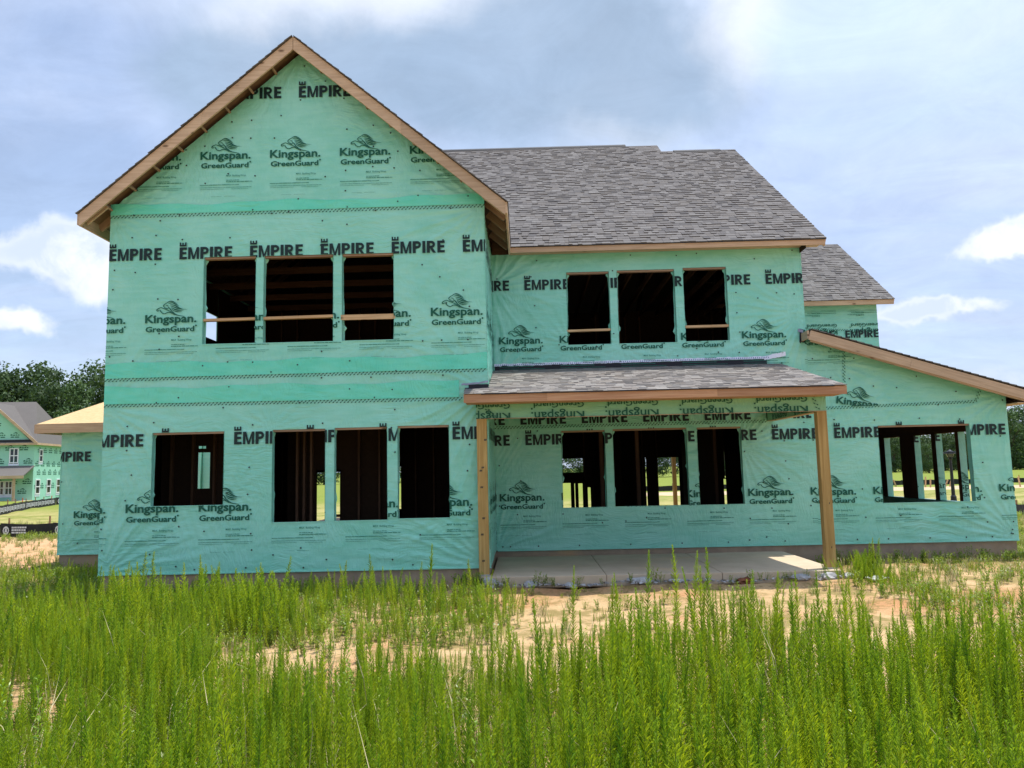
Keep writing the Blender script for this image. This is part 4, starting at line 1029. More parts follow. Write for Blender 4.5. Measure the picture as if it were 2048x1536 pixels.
# ==================================================================== SITE LITTER
def chunk(name, x, y, s, m, seed, flat=.6, **k):
    rr = random.Random(seed); bm = bmesh.new(); bmesh.ops.create_icosphere(bm, subdivisions=2, radius=1)
    for v in bm.verts:
        n = v.co.normalized(); f = 1+.28*math.sin(n.x*3.1+seed)+.22*math.sin(n.y*4.3+seed*2)+rr.uniform(-.12, .12)
        v.co = Vector((n.x*f*s*1.25, n.y*f*s*.9, n.z*f*s*flat))
    me = bpy.data.meshes.new(name); bm.to_mesh(me); bm.free(); me.materials.append(MT[m])
    o = link(name, me, None, **k); o.location = (x, y, gh(x, y)+s*.12); o.rotation_euler = (0, 0, rr.uniform(0, 6)); return o
lumps = [(980, 1176, .17, 'widest grey concrete crust below the left porch post'), (1062, 1166, .11, 'grey concrete lump left of the slab joint'), (1140, 1164, .09, 'small grey concrete lump under the slab edge'), (1262, 1160, .12, 'concrete lump among the tall weeds at the slab'),
         (1330, 1158, .08, 'small concrete lump just left of the red clay clod'), (1560, 1154, .12, 'broken concrete near the right half of the slab'), (1610, 1152, .13, 'broken concrete just left of the right porch post'), (1668, 1158, .09, 'concrete scrap at the foot of the right porch post')]
for i, (px, py, s, lb) in enumerate(lumps):
    q = atZ(px, py, -.33); chunk('concrete_lump', q.x, min(q.y, -.40), s, 'rubble', 70+i, .45, label=lb, cat='concrete lump', group='concrete lumps along the slab edge')
q = atZ(1462, 1159, -.33); chunk('clay_clod', q.x, min(q.y, -.42), .10, 'redrock', 90, label='dark red clay clod in front of the porch slab', cat='clay clod')
def mk_crust():
    b = MB(); rr = random.Random(5)
    for i in range(420):
        x = rr.uniform(6.25, 12.1); y = -.30-abs(rr.gauss(0, .10))-.01; s = rr.uniform(.008, .035); z = gh(x, y)
        v = [Vector((x+rr.uniform(-s, s)*1.6, y+rr.uniform(-s, s), z+rr.uniform(-.2, 1)*s*1.3)) for _ in range(5)]
        for f in ((0, 1, 2), (0, 2, 3), (1, 3, 4), (0, 4, 1), (2, 4, 3)): b.face([v[k] for k in f], MT['rubble'])
    b.build('concrete_rubble', None, kind='stuff')
mk_crust()
q = atZ(1755, 1172, -.33)
MT['paper'] = mat('white scrap', (.72, .72, .70), .6, .3)
def scrap(x, y, s, lb, seed):
    rr = random.Random(seed); n = 7; V = [(x+(i-3)*s*.33+rr.uniform(-.02, .02), y+(j-3)*s*.22+rr.uniform(-.02, .02), gh(x, y)+.01+rr.uniform(0, .07)) for j in range(n) for i in range(n)]
    F = [(j*n+i, j*n+i+1, (j+1)*n+i+1, (j+1)*n+i) for j in range(n-1) for i in range(n-1)]
    me = bpy.data.meshes.new('wrap_scrap'); me.from_pydata(V, [], F); me.materials.append(MT['paper']); link('crumpled_scrap', me, None, label=lb, cat='litter')
scrap(q.x, q.y, .16, 'crumpled white scrap on the sand right of the porch', 1)

# ==================================================================== BACKGROUND THINGS
def inst(proto_children, name, loc, rz, s, **k):
    """a copy of a thing: fresh root, shared part meshes"""
    r = bpy.data.objects.new(name, None); COL.objects.link(r); r.location = loc; r.rotation_euler = (0, 0, rz); r.scale = s; tag(r, **k)
    for n, me in proto_children:
        c = bpy.data.objects.new(n, me); COL.objects.link(c); c.parent = r
    return r
def leafmat(name, c, c2, trans=.3):
    def f(t, p):
        rnd = t.node('ShaderNodeObjectInfo').outputs['Random']
        v = oc(t); n = t.noise(v, 1.7, 3); cc = t.mix(t.ramp(n, .35, .65), c, c2)
        cc = t.vmath('MULTIPLY', cc, t.vmath('SCALE', (1, 1, 1), t.ramp(rnd, 0, 1, .75, 1.25, False)))
        t.l(cc, p.inputs['Base Color'])
        tr = t.node('ShaderNodeBsdfTranslucent'); t.l(t.vmath('MULTIPLY', cc, (1.25, 1.25, .6)), tr.inputs[0]); mx = t.node('ShaderNodeMixShader'); mx.inputs[0].default_value = trans
        t.l(p.outputs[0], mx.inputs[1]); t.l(tr.outputs[0], mx.inputs[2]); t.l(mx.outputs[0], t.n['Material Output'].inputs[0])
    return mat(name, c, .6, .25, f)
TL = [leafmat('tree leaves a', (.034, .068, .026), (.056, .10, .036), .25), leafmat('tree leaves b', (.055, .10, .036), (.095, .15, .052), .25)]
BARK = mat('bark', (.10, .08, .06), .95, .1)
def tree_proto(seed, H, Rr, squat=1.):
    rr = random.Random(seed); nr = np.random.RandomState(seed)
    b = MB(); n = 8; ht = H*.55
    for i in range(6):
        for j in range(n):
            a0, a1 = 2*math.pi*j/n, 2*math.pi*(j+1)/n; r0 = .03*H*(1-i/7); r1 = .03*H*(1-(i+1)/7); z0, z1 = ht*i/6, ht*(i+1)/6
            b.face([(r0*math.cos(a0), r0*math.sin(a0), z0), (r0*math.cos(a1), r0*math.sin(a1), z0), (r1*math.cos(a1), r1*math.sin(a1), z1), (r1*math.cos(a0), r1*math.sin(a0), z1)], BARK)
    for i in range(7):
        a = rr.uniform(0, 6.28); z = H*rr.uniform(.22, .5); b.beam((0, 0, z), (math.cos(a)*Rr*.6, math.sin(a)*Rr*.6, z+H*.2), .10, .10, BARK, (0, .1, 1))
    me = bpy.data.meshes.new('trunk'); me.from_pydata(b.v, [], b.f); me.materials.append(BARK)
    V = []; F = []; MI = []
    lobes = []
    for i in range(52):
        t = rr.uniform(.0, 1); rad_ = Rr*(math.sin(math.pi*min(1, .2+t*.78))**.5)*rr.uniform(.35, .95)*squat; a = rr.uniform(0, 6.28)
        lobes.append((rad_*.75*math.cos(a), rad_*.75*math.sin(a), H*(.07+.82*t), Rr*rr.uniform(.26, .44)))
    for (cx, cy, cz, r) in lobes:
        for _ in range(125):
            d = nr.normal(size=3); d /= np.linalg.norm(d); q = r*(nr.uniform(.55, 1.08)); p = np.array([cx, cy, cz])+d*q*np.array([1, 1, .72]); s = nr.uniform(.10, .24)*H/16
            u = nr.normal(size=3); u -= d*u.dot(d)*.6; u /= np.linalg.norm(u); w = np.cross(d+nr.normal(size=3)*.5, u); w /= np.linalg.norm(w)
            k = len(V); V += [tuple(p-u*s*1.3), tuple(p+w*s*.8), tuple(p+u*s*1.3), tuple(p-w*s*.8)]; F.append((k, k+1, k+2, k+3)); MI.append(1 if nr.rand() < .45 else 0)
    mc = bpy.data.meshes.new('crown'); mc.from_pydata(V, [], F); mc.materials.append(TL[0]); mc.materials.append(TL[1]); mc.polygons.foreach_set('material_index', MI)
    return [('trunk', me), ('crown', mc)]
protos = [tree_proto(100+i, 16, 5.2+.4*(i % 3)) for i in range(5)]
tr = random.Random(12); N_T = [0]
def put_tree(px, Y, top_py, group, label, width=1.):
    g = atY(px, 940, Y); w = (g-CAM).dot(fw)
    ztop = CAM.z+(g-CAM).length*0; d = ray(px, top_py); z = CAM.z+d.z*((Y-CAM.y)/d.y)
    h = z+.35; s = h/14.2; rz = tr.uniform(0, 6.28)
    inst(protos[N_T[0] % 5], 'tree', (g.x, Y, -.36), rz, (s*width, s*width, s), label=label, cat='tree', group=group); N_T[0] += 1
def band(lst, Y, group, what):
    lst = sorted(lst)
    for i, (px, top, dy, ww_) in enumerate(lst): put_tree(px, Y+dy, top, group, what[i] if i < len(what) else what[-1], ww_)
GL = 'dark trees behind the neighbouring house'
left = [(-150, 770, 0, 1.), (-85, 745, 5, 1.), (-30, 765, -3, .9), (12, 748, 0, .95), (62, 742, 4, 1.), (112, 752, -2, .85), (148, 775, -6, .7), (190, 744, 3, .95), (240, 738, 0, 1.), (300, 745, 4, 1.), (370, 760, 0, 1.)]
lbl = ['tree at the far end of the left wood, outside the picture edge', 'second tree from the far end of the left wood', 'tree showing only its right side at the left picture edge', 'dark round tree above the neighbouring house gable',
       'tallest dark tree over the middle of the neighbouring roof', 'dark tree behind the end of the neighbouring roof', 'low tree filling the dip between neighbouring roof and garage', 'tall dark tree right above the board garage roof', 'tree half hidden by the left wall of the green house', 'tree wholly behind the gable wall, left', 'tree wholly behind the gable wall, right']
band(left, 94, GL, lbl)
for i, (px, top) in enumerate(((0, 862), (55, 855), (110, 858), (165, 850))):
    put_tree(px, 88, top, GL, ['low bushy tree left below the dark wood', 'low bushy tree behind the neighbouring ridge', 'low bushy tree right of the neighbouring ridge', 'low bushy tree beside the garage roof'][i], 1.5)
GR = 'trees along the far side of the field'
right = [(1560, 868, 0, 1.3), (1640, 860, 4, 1.2), (1700, 862, 0, 1.2), (1752, 866, -4, 1.2), (1790, 872, 0, 1.2), (1822, 860, 6, 1.2), (1858, 890, -14, 1.1), (1890, 868, 5, 1.2), (1918, 878, -8, 1.1), (1950, 862, 0, 1.2), (1985, 840, 4, 1.2), (2022, 826, 0, 1.), (2056, 818, 3, 1.2), (2100, 820, 0, 1.2), (2160, 815, 0, 1.2), (2230, 822, 0, 1.2)]
lr = ['far tree behind the house, left of the low wing', 'far tree hidden by the wrapped wall, left one', 'far tree hidden by the wrapped wall, right one', 'far tree at the left frame of the wide opening', 'dark tree through the narrow left gap of the wide opening', 'tree behind the thick post of the wide opening',
      'pale small tree in the gap left of the second green post', 'tall tree behind the second green post', 'yellow-green tree above the street lamp', 'tree at the right edge of the wide opening', 'tree hidden by the wall right of the wide opening', 'green tree right of the wrapped wall under the roof corner', 'tallest tree at the right picture edge', 'tree just beyond the right picture edge', 'second tree beyond the right picture edge', 'last tree of the right row']
band(right, 112, GR, lr)
right2 = [(1600, 872, 9, 1.7), (1768, 868, 12, 1.6), (1806, 874, 10, 1.6), (1842, 872, 12, 1.6), (1874, 866, 12, 1.7), (1906, 868, 9, 1.6), (1936, 870, 12, 1.6), (1968, 858, 10, 1.6), (2004, 845, 12, 1.6), (2042, 835, 12, 1.6)]
band(right2, 114, GR, ['rear tree behind the house, left of the low wing', 'rear tree at the left frame of the wide opening', 'rear tree in the left gap of the wide opening', 'rear tree at the first lettered green post', 'rear tree between first and second green posts', 'rear tree directly behind the street lamp', 'rear tree behind the last green post', 'rear tree hidden by the wall near the opening', 'rear tree hidden by the wrapped corner', 'rear dark tree between the two at the right edge'])
mid_l = ['tree seen through the leftmost ground-floor gap', 'tree behind the gable, middle', 'tree behind the porch, far left', 'tree in the left pane of the porch openings', 'tree between the left porch openings', 'tree behind the porch middle wall', 'round tree framed by the porch doorway', 'tree right of the porch doorway', 'tree in the narrow right slit of the porch', 'tree behind the right porch opening']
mid = [(650, 895, 0, 1.6), (790, 890, 0, 1.6), (1020, 885, 0, 1.5), (1120, 875, 0, 1.4), (1170, 868, 3, 1.3), (1250, 880, 0, 1.5), (1310, 872, 0, 1.4), (1365, 868, 3, 1.3), (1450, 865, 0, 1.3), (1505, 865, 0, 1.3)]
band(mid, 116, GR, mid_l)

# ---- neighbouring house
def neighbour():
    c = ray(64, 1001); c = CAM+c*(72.0/c.dot(fw)); Z0 = c.z
    h = empty('neighbouring_house', (c.x, c.y, Z0), rad(10), label='distant green-wrapped house with grey roof and white windows', cat='house')
    S = 72/1538                                          # metres per photo pixel there
    loc = []
    def add(name, b, par=None, **k):
        me = bpy.data.meshes.new(name); me.from_pydata(b.v, [], b.f)
        for m in b.mats: me.materials.append(m)
        me.polygons.foreach_set('material_index', b.m)
        o = bpy.data.objects.new(name, me); COL.objects.link(o); o.parent = par or h; return tag(o, **k)
    W, Dp = 9.5, 9.0; ze = 115*S; zp = ze+4.35
    wr_ = MT['wrap']
    nw = mat('far wrap', (.30, .62, .47), .6, .3, lambda t, p: t.l(t.mix(t.noise(oc(t), 2, 5), (.27, .57, .44), (.36, .66, .50)), p.inputs['Base Color']))
    b = MB(); b.box(-W, 0, 0, Dp, 0, ze, nw); wall = add('wall', b)
    # cross gable at the front-left, half out of the picture
    b = MB(); gx0, gx1 = -7.6, .25; gm = (gx0+gx1)/2
    b.face([(gx0+.4, -.02, ze), (gx1-.4, -.02, ze), (gm, -.02, ze+3.55)], nw); add('gable_wall', b)
    fr = MT['fasciax']
    b = MB(); gp_ = ze+3.72
    b.hexa([(gx1+.1, -.35, ze-.1), (gx1+.1, 6, ze-.1), (gm, 6, gp_), (gm, -.35, gp_), (gx1+.1, -.35, ze+.05), (gx1+.1, 6, ze+.05), (gm, 6, gp_+.15), (gm, -.35, gp_+.15)], SHM[4])
    b.hexa([(gx0-.1, 6, ze-.1), (gx0-.1, -.35, ze-.1), (gm, -.35, gp_), (gm, 6, gp_), (gx0-.1, 6, ze+.05), (gx0-.1, -.35, ze+.05), (gm, -.35, gp_+.15), (gm, 6, gp_+.15)], SHM[4]); roof2 = add('gable_roof', b)
    b = MB(); b.beam((gx1+.1, -.38, ze-.06), (gm, -.38, gp_-.03), .05, .24, fr, (0, 0, 1)); add('rake_board', b, roof2); b = MB(); b.beam((gx0-.1, -.38, ze-.06), (gm, -.38, gp_-.03), .05, .24, fr); add('rake_board', b, roof2)
    b = MB(); o = .4
    rz_ = ze+4.3; a = (-W-o, -o, ze); bb_ = (o, -o, ze); cc_ = (o, Dp+o, ze); dd_ = (-W-o, Dp+o, ze); r0 = (-W+3.2, Dp/2, rz_); r1 = (-1.9, Dp/2, rz_)
    b.face([a, bb_, r1, r0], SHM[4]); b.face([bb_, cc_, r1], SHM[4]); b.face([cc_, dd_, r0, r1], SHM[4]); b.face([dd_, a, r0], SHM[4]); b.face([a, dd_, cc_, bb_], MT['deck_under']); roof = add('roof', b)
    b = MB(); b.box(-W-o, o, -o-.02, -o+.01, ze-.2, ze, fr); b.box(o-.01, o+.02, -o, Dp+o, ze-.2, ze, fr); add('fascia_board', b, roof)
    b = MB(); b.box(-7.3, -.2, -.30, -.03, ze+.0, ze+.28, MT['flash']); add('skirt_roof', b, roof)
    white = mat('white vinyl', (.8, .8, .8), .4, .4); glass = mat('dark glass', (.02, .025, .03), .08, .6)
    def win(u, z0, w, hgt, face, bars=(1, 1)):
        f = MB(); g = MB(); t_ = .09
        def P4(a0, a1, b0, b1, q0, q1, m, mb):
            if face == 'f': mb.box(a0, a1, -q1, -q0, b0, b1, m)
            else: mb.box(q0, q1, a0, a1, b0, b1, m)
        P4(u-w/2, u+w/2, z0, z0+t_, .0, .07, white, f); P4(u-w/2, u+w/2, z0+hgt-t_, z0+hgt, .0, .07, white, f); P4(u-w/2, u-w/2+t_, z0+t_, z0+hgt-t_, .0, .07, white, f); P4(u+w/2-t_, u+w/2, z0+t_, z0+hgt-t_, .0, .07, white, f)
        for i in range(bars[0]): x = u-w/2+w*(i+1)/(bars[0]+1); P4(x-.035, x+.035, z0+t_, z0+hgt-t_, .005, .065, white, f)
        P4(u-w/2+t_, u+w/2-t_, z0+hgt/2-.04, z0+hgt/2+.04, .008, .06, white, f)
        P4(u-w/2-.05, u+w/2+.05, z0-.22, z0-.005, .01, .03, MT['white_film'], f)
        P4(u-w/2+t_, u+w/2-t_, z0+t_, z0+hgt-t_, .012, .02, glass, g)
        fo = add('window', f, h); add('pane', g, fo)
    win(-1.72, 75*S, 17*S, 30*S, 'f'); win(-2.05, 12*S, 15*S, 28*S, 'f'); win(-2.78, 12*S, 15*S, 28*S, 'f'); win(-5.2, 75*S, 17*S, 30*S, 'f')
    win(1.4, 77*S, .75, 26*S, 's', (0, 0)); win(.95, 12*S, .95, 30*S, 's', (0, 0)); win(3.35, 12*S, .95, 30*S, 's', (0, 0)); win(5.6, 12*S, .95, 30*S, 's', (0, 0))
    b = MB(); zp_ = 50*S; b.hexa([(-W, -2.2, zp_-.1), (.1, -2.2, zp_-.1), (.1, -.02, zp_+.8), (-W, -.02, zp_+.8), (-W, -2.2, zp_), (.1, -2.2, zp_), (.1, -.02, zp_+.92), (-W, -.02, zp_+.92)], SHM[4]); pr_ = add('porch_roof', b)
    b = MB(); b.box(-W, .12, -2.24, -2.2, zp_-.28, zp_, fr); add('fascia_board', b, pr_)
    for x in (-.75, -4.2, -7.6): b = MB(); b.box(x-.09, x+.09, -2.1, -1.92, 0, zp_-.25, fr); add('porch_post', b)
    b = MB(); b.box(-W-.1, .15, -2.3, 0, -.25, .03, MT['slab']); add('porch_slab', b)
    # the printed wrap reads as rows of small marks at this distance
    for face, rows, u0, u1 in (('f', (.85, 1.75, 2.75, 3.65, 4.9, 6.1, 7.2), -7.4, -.6), ('s', (1.3, 2.6, 3.4, 4.7), .3, 8.2)):
        b = MB()
        for r, z in enumerate(rows):
            u = u0+(.4 if r % 2 else 0)
            while u < u1:
                ok = not (face == 'f' and z > ze and abs(u+.4-gm) > (ze+3.2-z)/.93)
                if ok:
                    for (a0, a1, z0, z1) in ((0, .2, 0, .12), (.23, .4, -.02, .09), (.43, .62, 0, .09), (.65, .8, 0, .09), (.02, .36, -.19, -.10), (.39, .78, -.19, -.10), (.22, .38, .19, .23), (.34, .58, .22, .30), (.48, .66, .18, .22)):
                        if face == 'f': b.face([(u+a0, -.035, z+z0), (u+a1, -.035, z+z0), (u+a1-.04, -.035, z+z1), (u+a0+.04, -.035, z+z1)], MT['green_print'])
                        else: b.face([(.015, u+a0, z+z0), (.015, u+a1, z+z0), (.015, u+a1-.04, z+z1), (.015, u+a0+.04, z+z1)], MT['green_print'])
                u += 1.22
        add('printed_lettering', b, wall)
neighbour()

# ---- silt fences
MT['silt'] = mat('black silt fabric', (.018, .018, .020), .7, .3, lambda t, p: bump(t, p, t.noise(t.mapping(oc(t), (6, 6, 1)), 1, 3), .8, .05))
MT['stake'] = mat('oak stake', (.30, .18, .10), .85, .2); MT['white_print'] = mat('white print', (.62, .62, .62), .6, .2)
MT['orange'] = mat('orange stake', (.6, .12, .03), .7, .3)
def silt(pts, h, label, step, prints=True, lean=0, stakes=True):
    root = empty('silt_fence', (*pts[0][:2], -.35), label=label, cat='silt fence')
    b = MB(); w = MB(); rr = random.Random(len(label)); L = 0
    segs = [(Vector(pts[i]), Vector(pts[i+1])) for i in range(len(pts)-1)]
    for a, c in segs:
        l = (c-a).length; n = max(2, int(l/.6)); d = (c-a).normalized(); nr = Vector((d.y, -d.x, 0))
        for i in range(n):
            p, q = a.lerp(c, i/n), a.lerp(c, (i+1)/n); s0, s1 = -.05*abs(math.sin(i*.9)), -.05*abs(math.sin((i+1)*.9))
            b.face([p+nr*.02*math.sin(i*1.7), q+nr*.02*math.sin((i+1)*1.7), q+Vector((0, 0, h+s1)), p+Vector((0, 0, h+s0))], MT['silt'])
        if prints:
            t = .25
            while t < l-.8:
                p = a+d*t+nr*.045; z = h*.5
                for k in range(10):           # round emblem with a ring
                    a0, a1 = k*math.pi/5, (k+1)*math.pi/5; r0, r1 = h*.17, h*.24
                    w.face([p+d*r0*math.cos(a0)+Vector((0, 0, z+r0*math.sin(a0))), p+d*r1*math.cos(a0)+Vector((0, 0, z+r1*1.2*math.sin(a0))), p+d*r1*math.cos(a1)+Vector((0, 0, z+r1*1.2*math.sin(a1))), p+d*r0*math.cos(a1)+Vector((0, 0, z+r0*math.sin(a1)))], MT['white_print'])
                w.face([p+d*(-.05)+Vector((0, 0, z-.06)), p+d*.05+Vector((0, 0, z-.06)), p+d*.03+Vector((0, 0, z+.07)), p+d*(-.03)+Vector((0, 0, z+.07))], MT['white_print'])
                for row in range(3):
                    zz = z-.10+row*.085; x = .22
                    while x < .72: e = x+rr.uniform(.05, .12); w.face([p+d*x+Vector((0, 0, zz)), p+d*(e-.015)+Vector((0, 0, zz)), p+d*(e-.015)+Vector((0, 0, zz+.055)), p+d*x+Vector((0, 0, zz+.055))], MT['white_print']); x = e
                t += 1.0
        if stakes:
            t = .3; k = 0
            while t < l:
                p = a+d*t-nr*.03; s = MB(); s.box(p.x-.02, p.x+.02, p.y-.02, p.y+.02, p.z, p.z+h+rr.uniform(.12, .26), MT['orange'] if k % 5 == 3 else MT['stake']); s.build('stake', root); t += step; k += 1
    b.build('fabric', root)
    if prints: w.build('printed_lettering', root)
G = lambda px, py: atZ(px, py, -.37)
silt([(-16.5, 14.6, -.37), G(0, 1076), G(105, 1075), (-5.5, 12.4, -.37)], .50, 'near black silt fence with white prints, left of the garage', 1.55)
silt([(-33, 27, -.37), G(-4, 1032), G(50, 1020), G(112, 1010), (-27, 52, -.37)], .58, 'far black silt fence running up to the neighbouring house', 2.4)
silt([(12, 46.5, -.37), (36, 47.5, -.37), (62, 48.5, -.37)], .42, 'thin black silt fence across the far field', 3., prints=False)
silt([G(2030, 1034), G(2060, 1030), (30, 14.5, -.37)], .42, 'black silt fence low beside the right corner of the house', 1.6, prints=False)

# ---- wooden stakes along the sand strip
for px, lb in ((1776, 'pale stake in the narrow left gap of the wide wing opening'), (1793, 'pale stake beside the thick post, in the left gap of the wing opening'), (1851, 'pale stake just right of the first lettered green post'), (1861, 'pale stake against the dark edge of the second green post'),
               (1890, 'pale stake just right of the second green post'), (1899, 'pale stake close left of the street lamp pole'), (1938, 'pale stake right of the last green post of the opening'), (2041, 'pale stake right of the wrapped corner at the picture edge')):
    q = atZ(px, 974, -.37); lean = R.uniform(-.5, .5)
    b = MB(); b.beam((q.x, q.y, -.4), (q.x+lean*.5, q.y, .12+R.uniform(0, .25)), .09, .05, MT['railx'], (0, 1, 0))
    b.build('wooden_stake', None, label=lb, cat='stake', group='wooden stakes in the sand strip')
# ---- street lamp seen through the wide opening
def lamp():
    q = atZ(1908, 1004, -.36); x, y = q.x, q.y; z0 = -.36; bk = mat('black lamp metal', (.015, .016, .018), .45, .4); gl = mat('smoked lamp glass', (.07, .075, .08), .2, .5)
    r = empty('street_lamp', (x, y, z0), label='black street lamp beyond the wide opening of the low wing', cat='street lamp')
    def cyl(name, segs, m):
        b = MB(); n = 12
        for (za, ra), (zb, rb_) in zip(segs[:-1], segs[1:]):
            for j in range(n):
                a0, a1 = 2*math.pi*j/n, 2*math.pi*(j+1)/n
                b.face([(x+ra*math.cos(a0), y+ra*math.sin(a0), z0+za), (x+ra*math.cos(a1), y+ra*math.sin(a1), z0+za), (x+rb_*math.cos(a1), y+rb_*math.sin(a1), z0+zb), (x+rb_*math.cos(a0), y+rb_*math.sin(a0), z0+zb)], m)
        return b.build(name, r, smooth=True)
    H = 2.02
    cyl('pole', [(0, .13), (.25, .12), (.32, .08), (H-.12, .055), (H-.06, .09), (H, .05)], bk)
    cyl('lamp_glass', [(H, .10), (H+.16, .17)], gl)
    cyl('lamp_cap', [(H+.16, .18), (H+.165, .34), (H+.19, .33), (H+.20, .18), (H+.225, .17), (H+.23, .26), (H+.25, .25), (H+.26, .12), (H+.30, .10), (H+.34, .03), (H+.38, .0)], bk)
    for k in range(4): b = MB(); a = k*math.pi/2+.4; b.beam((x+.10*math.cos(a), y+.10*math.sin(a), z0+H), (x+.175*math.cos(a), y+.175*math.sin(a), z0+H+.165), .018, .018, bk); b.build('cage_bar', r)
lamp()

# ==================================================================== WEEDS
def weedmat(name, c, c2, tr=.45):
    def f(t, p):
        rnd = t.node('ShaderNodeObjectInfo').outputs['Random']; v = oc(t); sp = t.node('ShaderNodeSeparateXYZ'); t.l(v, sp.inputs[0])
        cc = t.mix(rnd, c, c2)
        cc = t.mix(t.math('MULTIPLY', t.ramp(t.noise(v, 40, 2), .45, .7), .35), cc, tuple(x*1.5 for x in c2))
        t.l(cc, p.inputs['Base Color'])
        tl = t.node('ShaderNodeBsdfTranslucent'); t.l(t.vmath('MULTIPLY', cc, (1.45, 1.35, .6)), tl.inputs[0]); mx = t.node('ShaderNodeMixShader'); mx.inputs[0].default_value = tr
        t.l(p.outputs[0], mx.inputs[1]); t.l(tl.outputs[0], mx.inputs[2]); t.l(mx.outputs[0], t.n['Material Output'].inputs[0])
    return mat(name, c, .38, .5, f)
WL_ = weedmat('weed leaf', (.095, .22, .013), (.37, .46, .024)); WL2 = weedmat('weed leaf young', (.18, .32, .02), (.27, .38, .03))
WS = mat('weed stem', (.13, .16, .04), .6, .3); WB = weedmat('low weed leaf', (.12, .20, .025), (.22, .27, .04)); WD = mat('dry stem', (.42, .36, .20), .8, .2)
def weed_mesh(name, seed, H, dens, leaf, width, up_=.8, top=.25, curve=.03):
    rr = random.Random(seed); V = []; F = []; MI = []
    bx, by = rr.uniform(-curve, curve), rr.uniform(-curve, curve); wig = rr.uniform(0, 6)
    def axis(t): return Vector((bx*t*t*H+.006*math.sin(t*7+wig), by*t*t*H+.006*math.cos(t*6+wig), H*t))
    n = 7
    for i in range(n):                                  # stem
        p, q = axis(i/n), axis((i+1)/n); r0, r1 = .0042*(1-.75*i/n), .0042*(1-.75*(i+1)/n)
        k = len(V)
        for c, r in ((p, r0), (q, r1)):
            for a in (0, 2.09, 4.19): V.append((c.x+r*math.cos(a), c.y+r*math.sin(a), c.z))
        for a in range(3): F.append((k+a, k+(a+1) % 3, k+3+(a+1) % 3, k+3+a)); MI.append(2)
    N = int(H*dens); ga = rr.uniform(0, 6)
    for i in range(N):
        t = .10+.9*(i/N)**.92; a = ga+i*2.39996+rr.uniform(-.3, .3); c = axis(t)
        L = leaf*(1-.72*max(0, (t-(1-top))/top)**1.4)*rr.uniform(.75, 1.2)*(.7+.3*min(1, t/.3)); el = up_+.55*t+rr.uniform(-.18, .18); w = width*rr.uniform(.8, 1.2)
        d = Vector((math.cos(a)*math.cos(el), math.sin(a)*math.cos(el), math.sin(el))); s = Vector((-math.sin(a), math.cos(a), 0))
        mid_ = c+d*L*.5+Vector((0, 0, .004)); tip = c+d*L+Vector((math.cos(a)*.25*L*.3, math.sin(a)*.25*L*.3, -.10*L))
        k = len(V); V += [tuple(c), tuple(mid_-s*w/2), tuple(tip), tuple(mid_+s*w/2), ]
        F.append((k, k+1, k+2)); F.append((k, k+2, k+3)); m = 1 if (t > .86 or rr.random() < .12) else 0; MI += [m, m]
    me = bpy.data.meshes.new(name); me.from_pydata(V, [], F)
    for m in (WL_, WL2, WS): me.materials.append(m)
    me.polygons.foreach_set('material_index', MI); return me
def bush_mesh(name, seed, H, stems, mats=(WB, WL2, WS)):
    rr = random.Random(seed); V = []; F = []; MI = []
    for s in range(stems):
        a = rr.uniform(0, 6.28); lean = rr.uniform(.05, .55); h = H*rr.uniform(.6, 1.1); bx, by = rr.uniform(-.04, .04), rr.uniform(-.04, .04)
        tip = Vector((bx+math.cos(a)*lean*h, by+math.sin(a)*lean*h, h)); k = len(V)
        V += [(bx-.002, by, 0), (bx+.002, by, 0), tuple(tip)]; F.append((k, k+1, k+2)); MI.append(2)
        n = int(10+h*50)
        for i in range(n):
            t = rr.uniform(.12, 1); c = Vector((bx, by, 0)).lerp(tip, t); b = rr.uniform(0, 6.28); el = rr.uniform(.1, 1.1); L = rr.uniform(.018, .045); d = Vector((math.cos(b)*math.cos(el), math.sin(b)*math.cos(el), math.sin(el))); sd = Vector((-math.sin(b), math.cos(b), 0))*rr.uniform(.004, .009)
            k = len(V); m_ = c+d*L*.5; V += [tuple(c), tuple(m_-sd), tuple(c+d*L), tuple(m_+sd)]; F.append((k, k+1, k+2, k+3)); MI.append(1 if rr.random() < .3 else 0)
    me = bpy.data.meshes.new(name); me.from_pydata(V, [], F)
    for m in mats: me.materials.append(m)
    me.polygons.foreach_set('material_index', MI); return me
def grass_mesh(name, seed, H, blades, dry=False):
    rr = random.Random(seed); V = []; F = []; MI = []
    for s in range(blades):
        a = rr.uniform(0, 6.28); h = H*rr.uniform(.5, 1.1); ln = rr.uniform(.1, .8)*h; x, y = rr.uniform(-.05, .05), rr.uniform(-.05, .05); w = rr.uniform(.0018, .0035); sd = Vector((-math.sin(a), math.cos(a), 0))*w
        p0 = Vector((x, y, 0)); p1 = p0+Vector((math.cos(a)*ln*.35, math.sin(a)*ln*.35, h*.65)); p2 = p0+Vector((math.cos(a)*ln, math.sin(a)*ln, h*.95)); k = len(V)
        V += [tuple(p0-sd), tuple(p0+sd), tuple(p1+sd*.8), tuple(p1-sd*.8), tuple(p2)]; F += [(k, k+1, k+2, k+3), (k+3, k+2, k+4)]; m = 1 if rr.random() < (.9 if dry else .2) else 0; MI += [m, m]
    me = bpy.data.meshes.new(name); me.from_pydata(V, [], F)
    for m in (WB, WD): me.materials.append(m)
    me.polygons.foreach_set('material_index', MI); return me
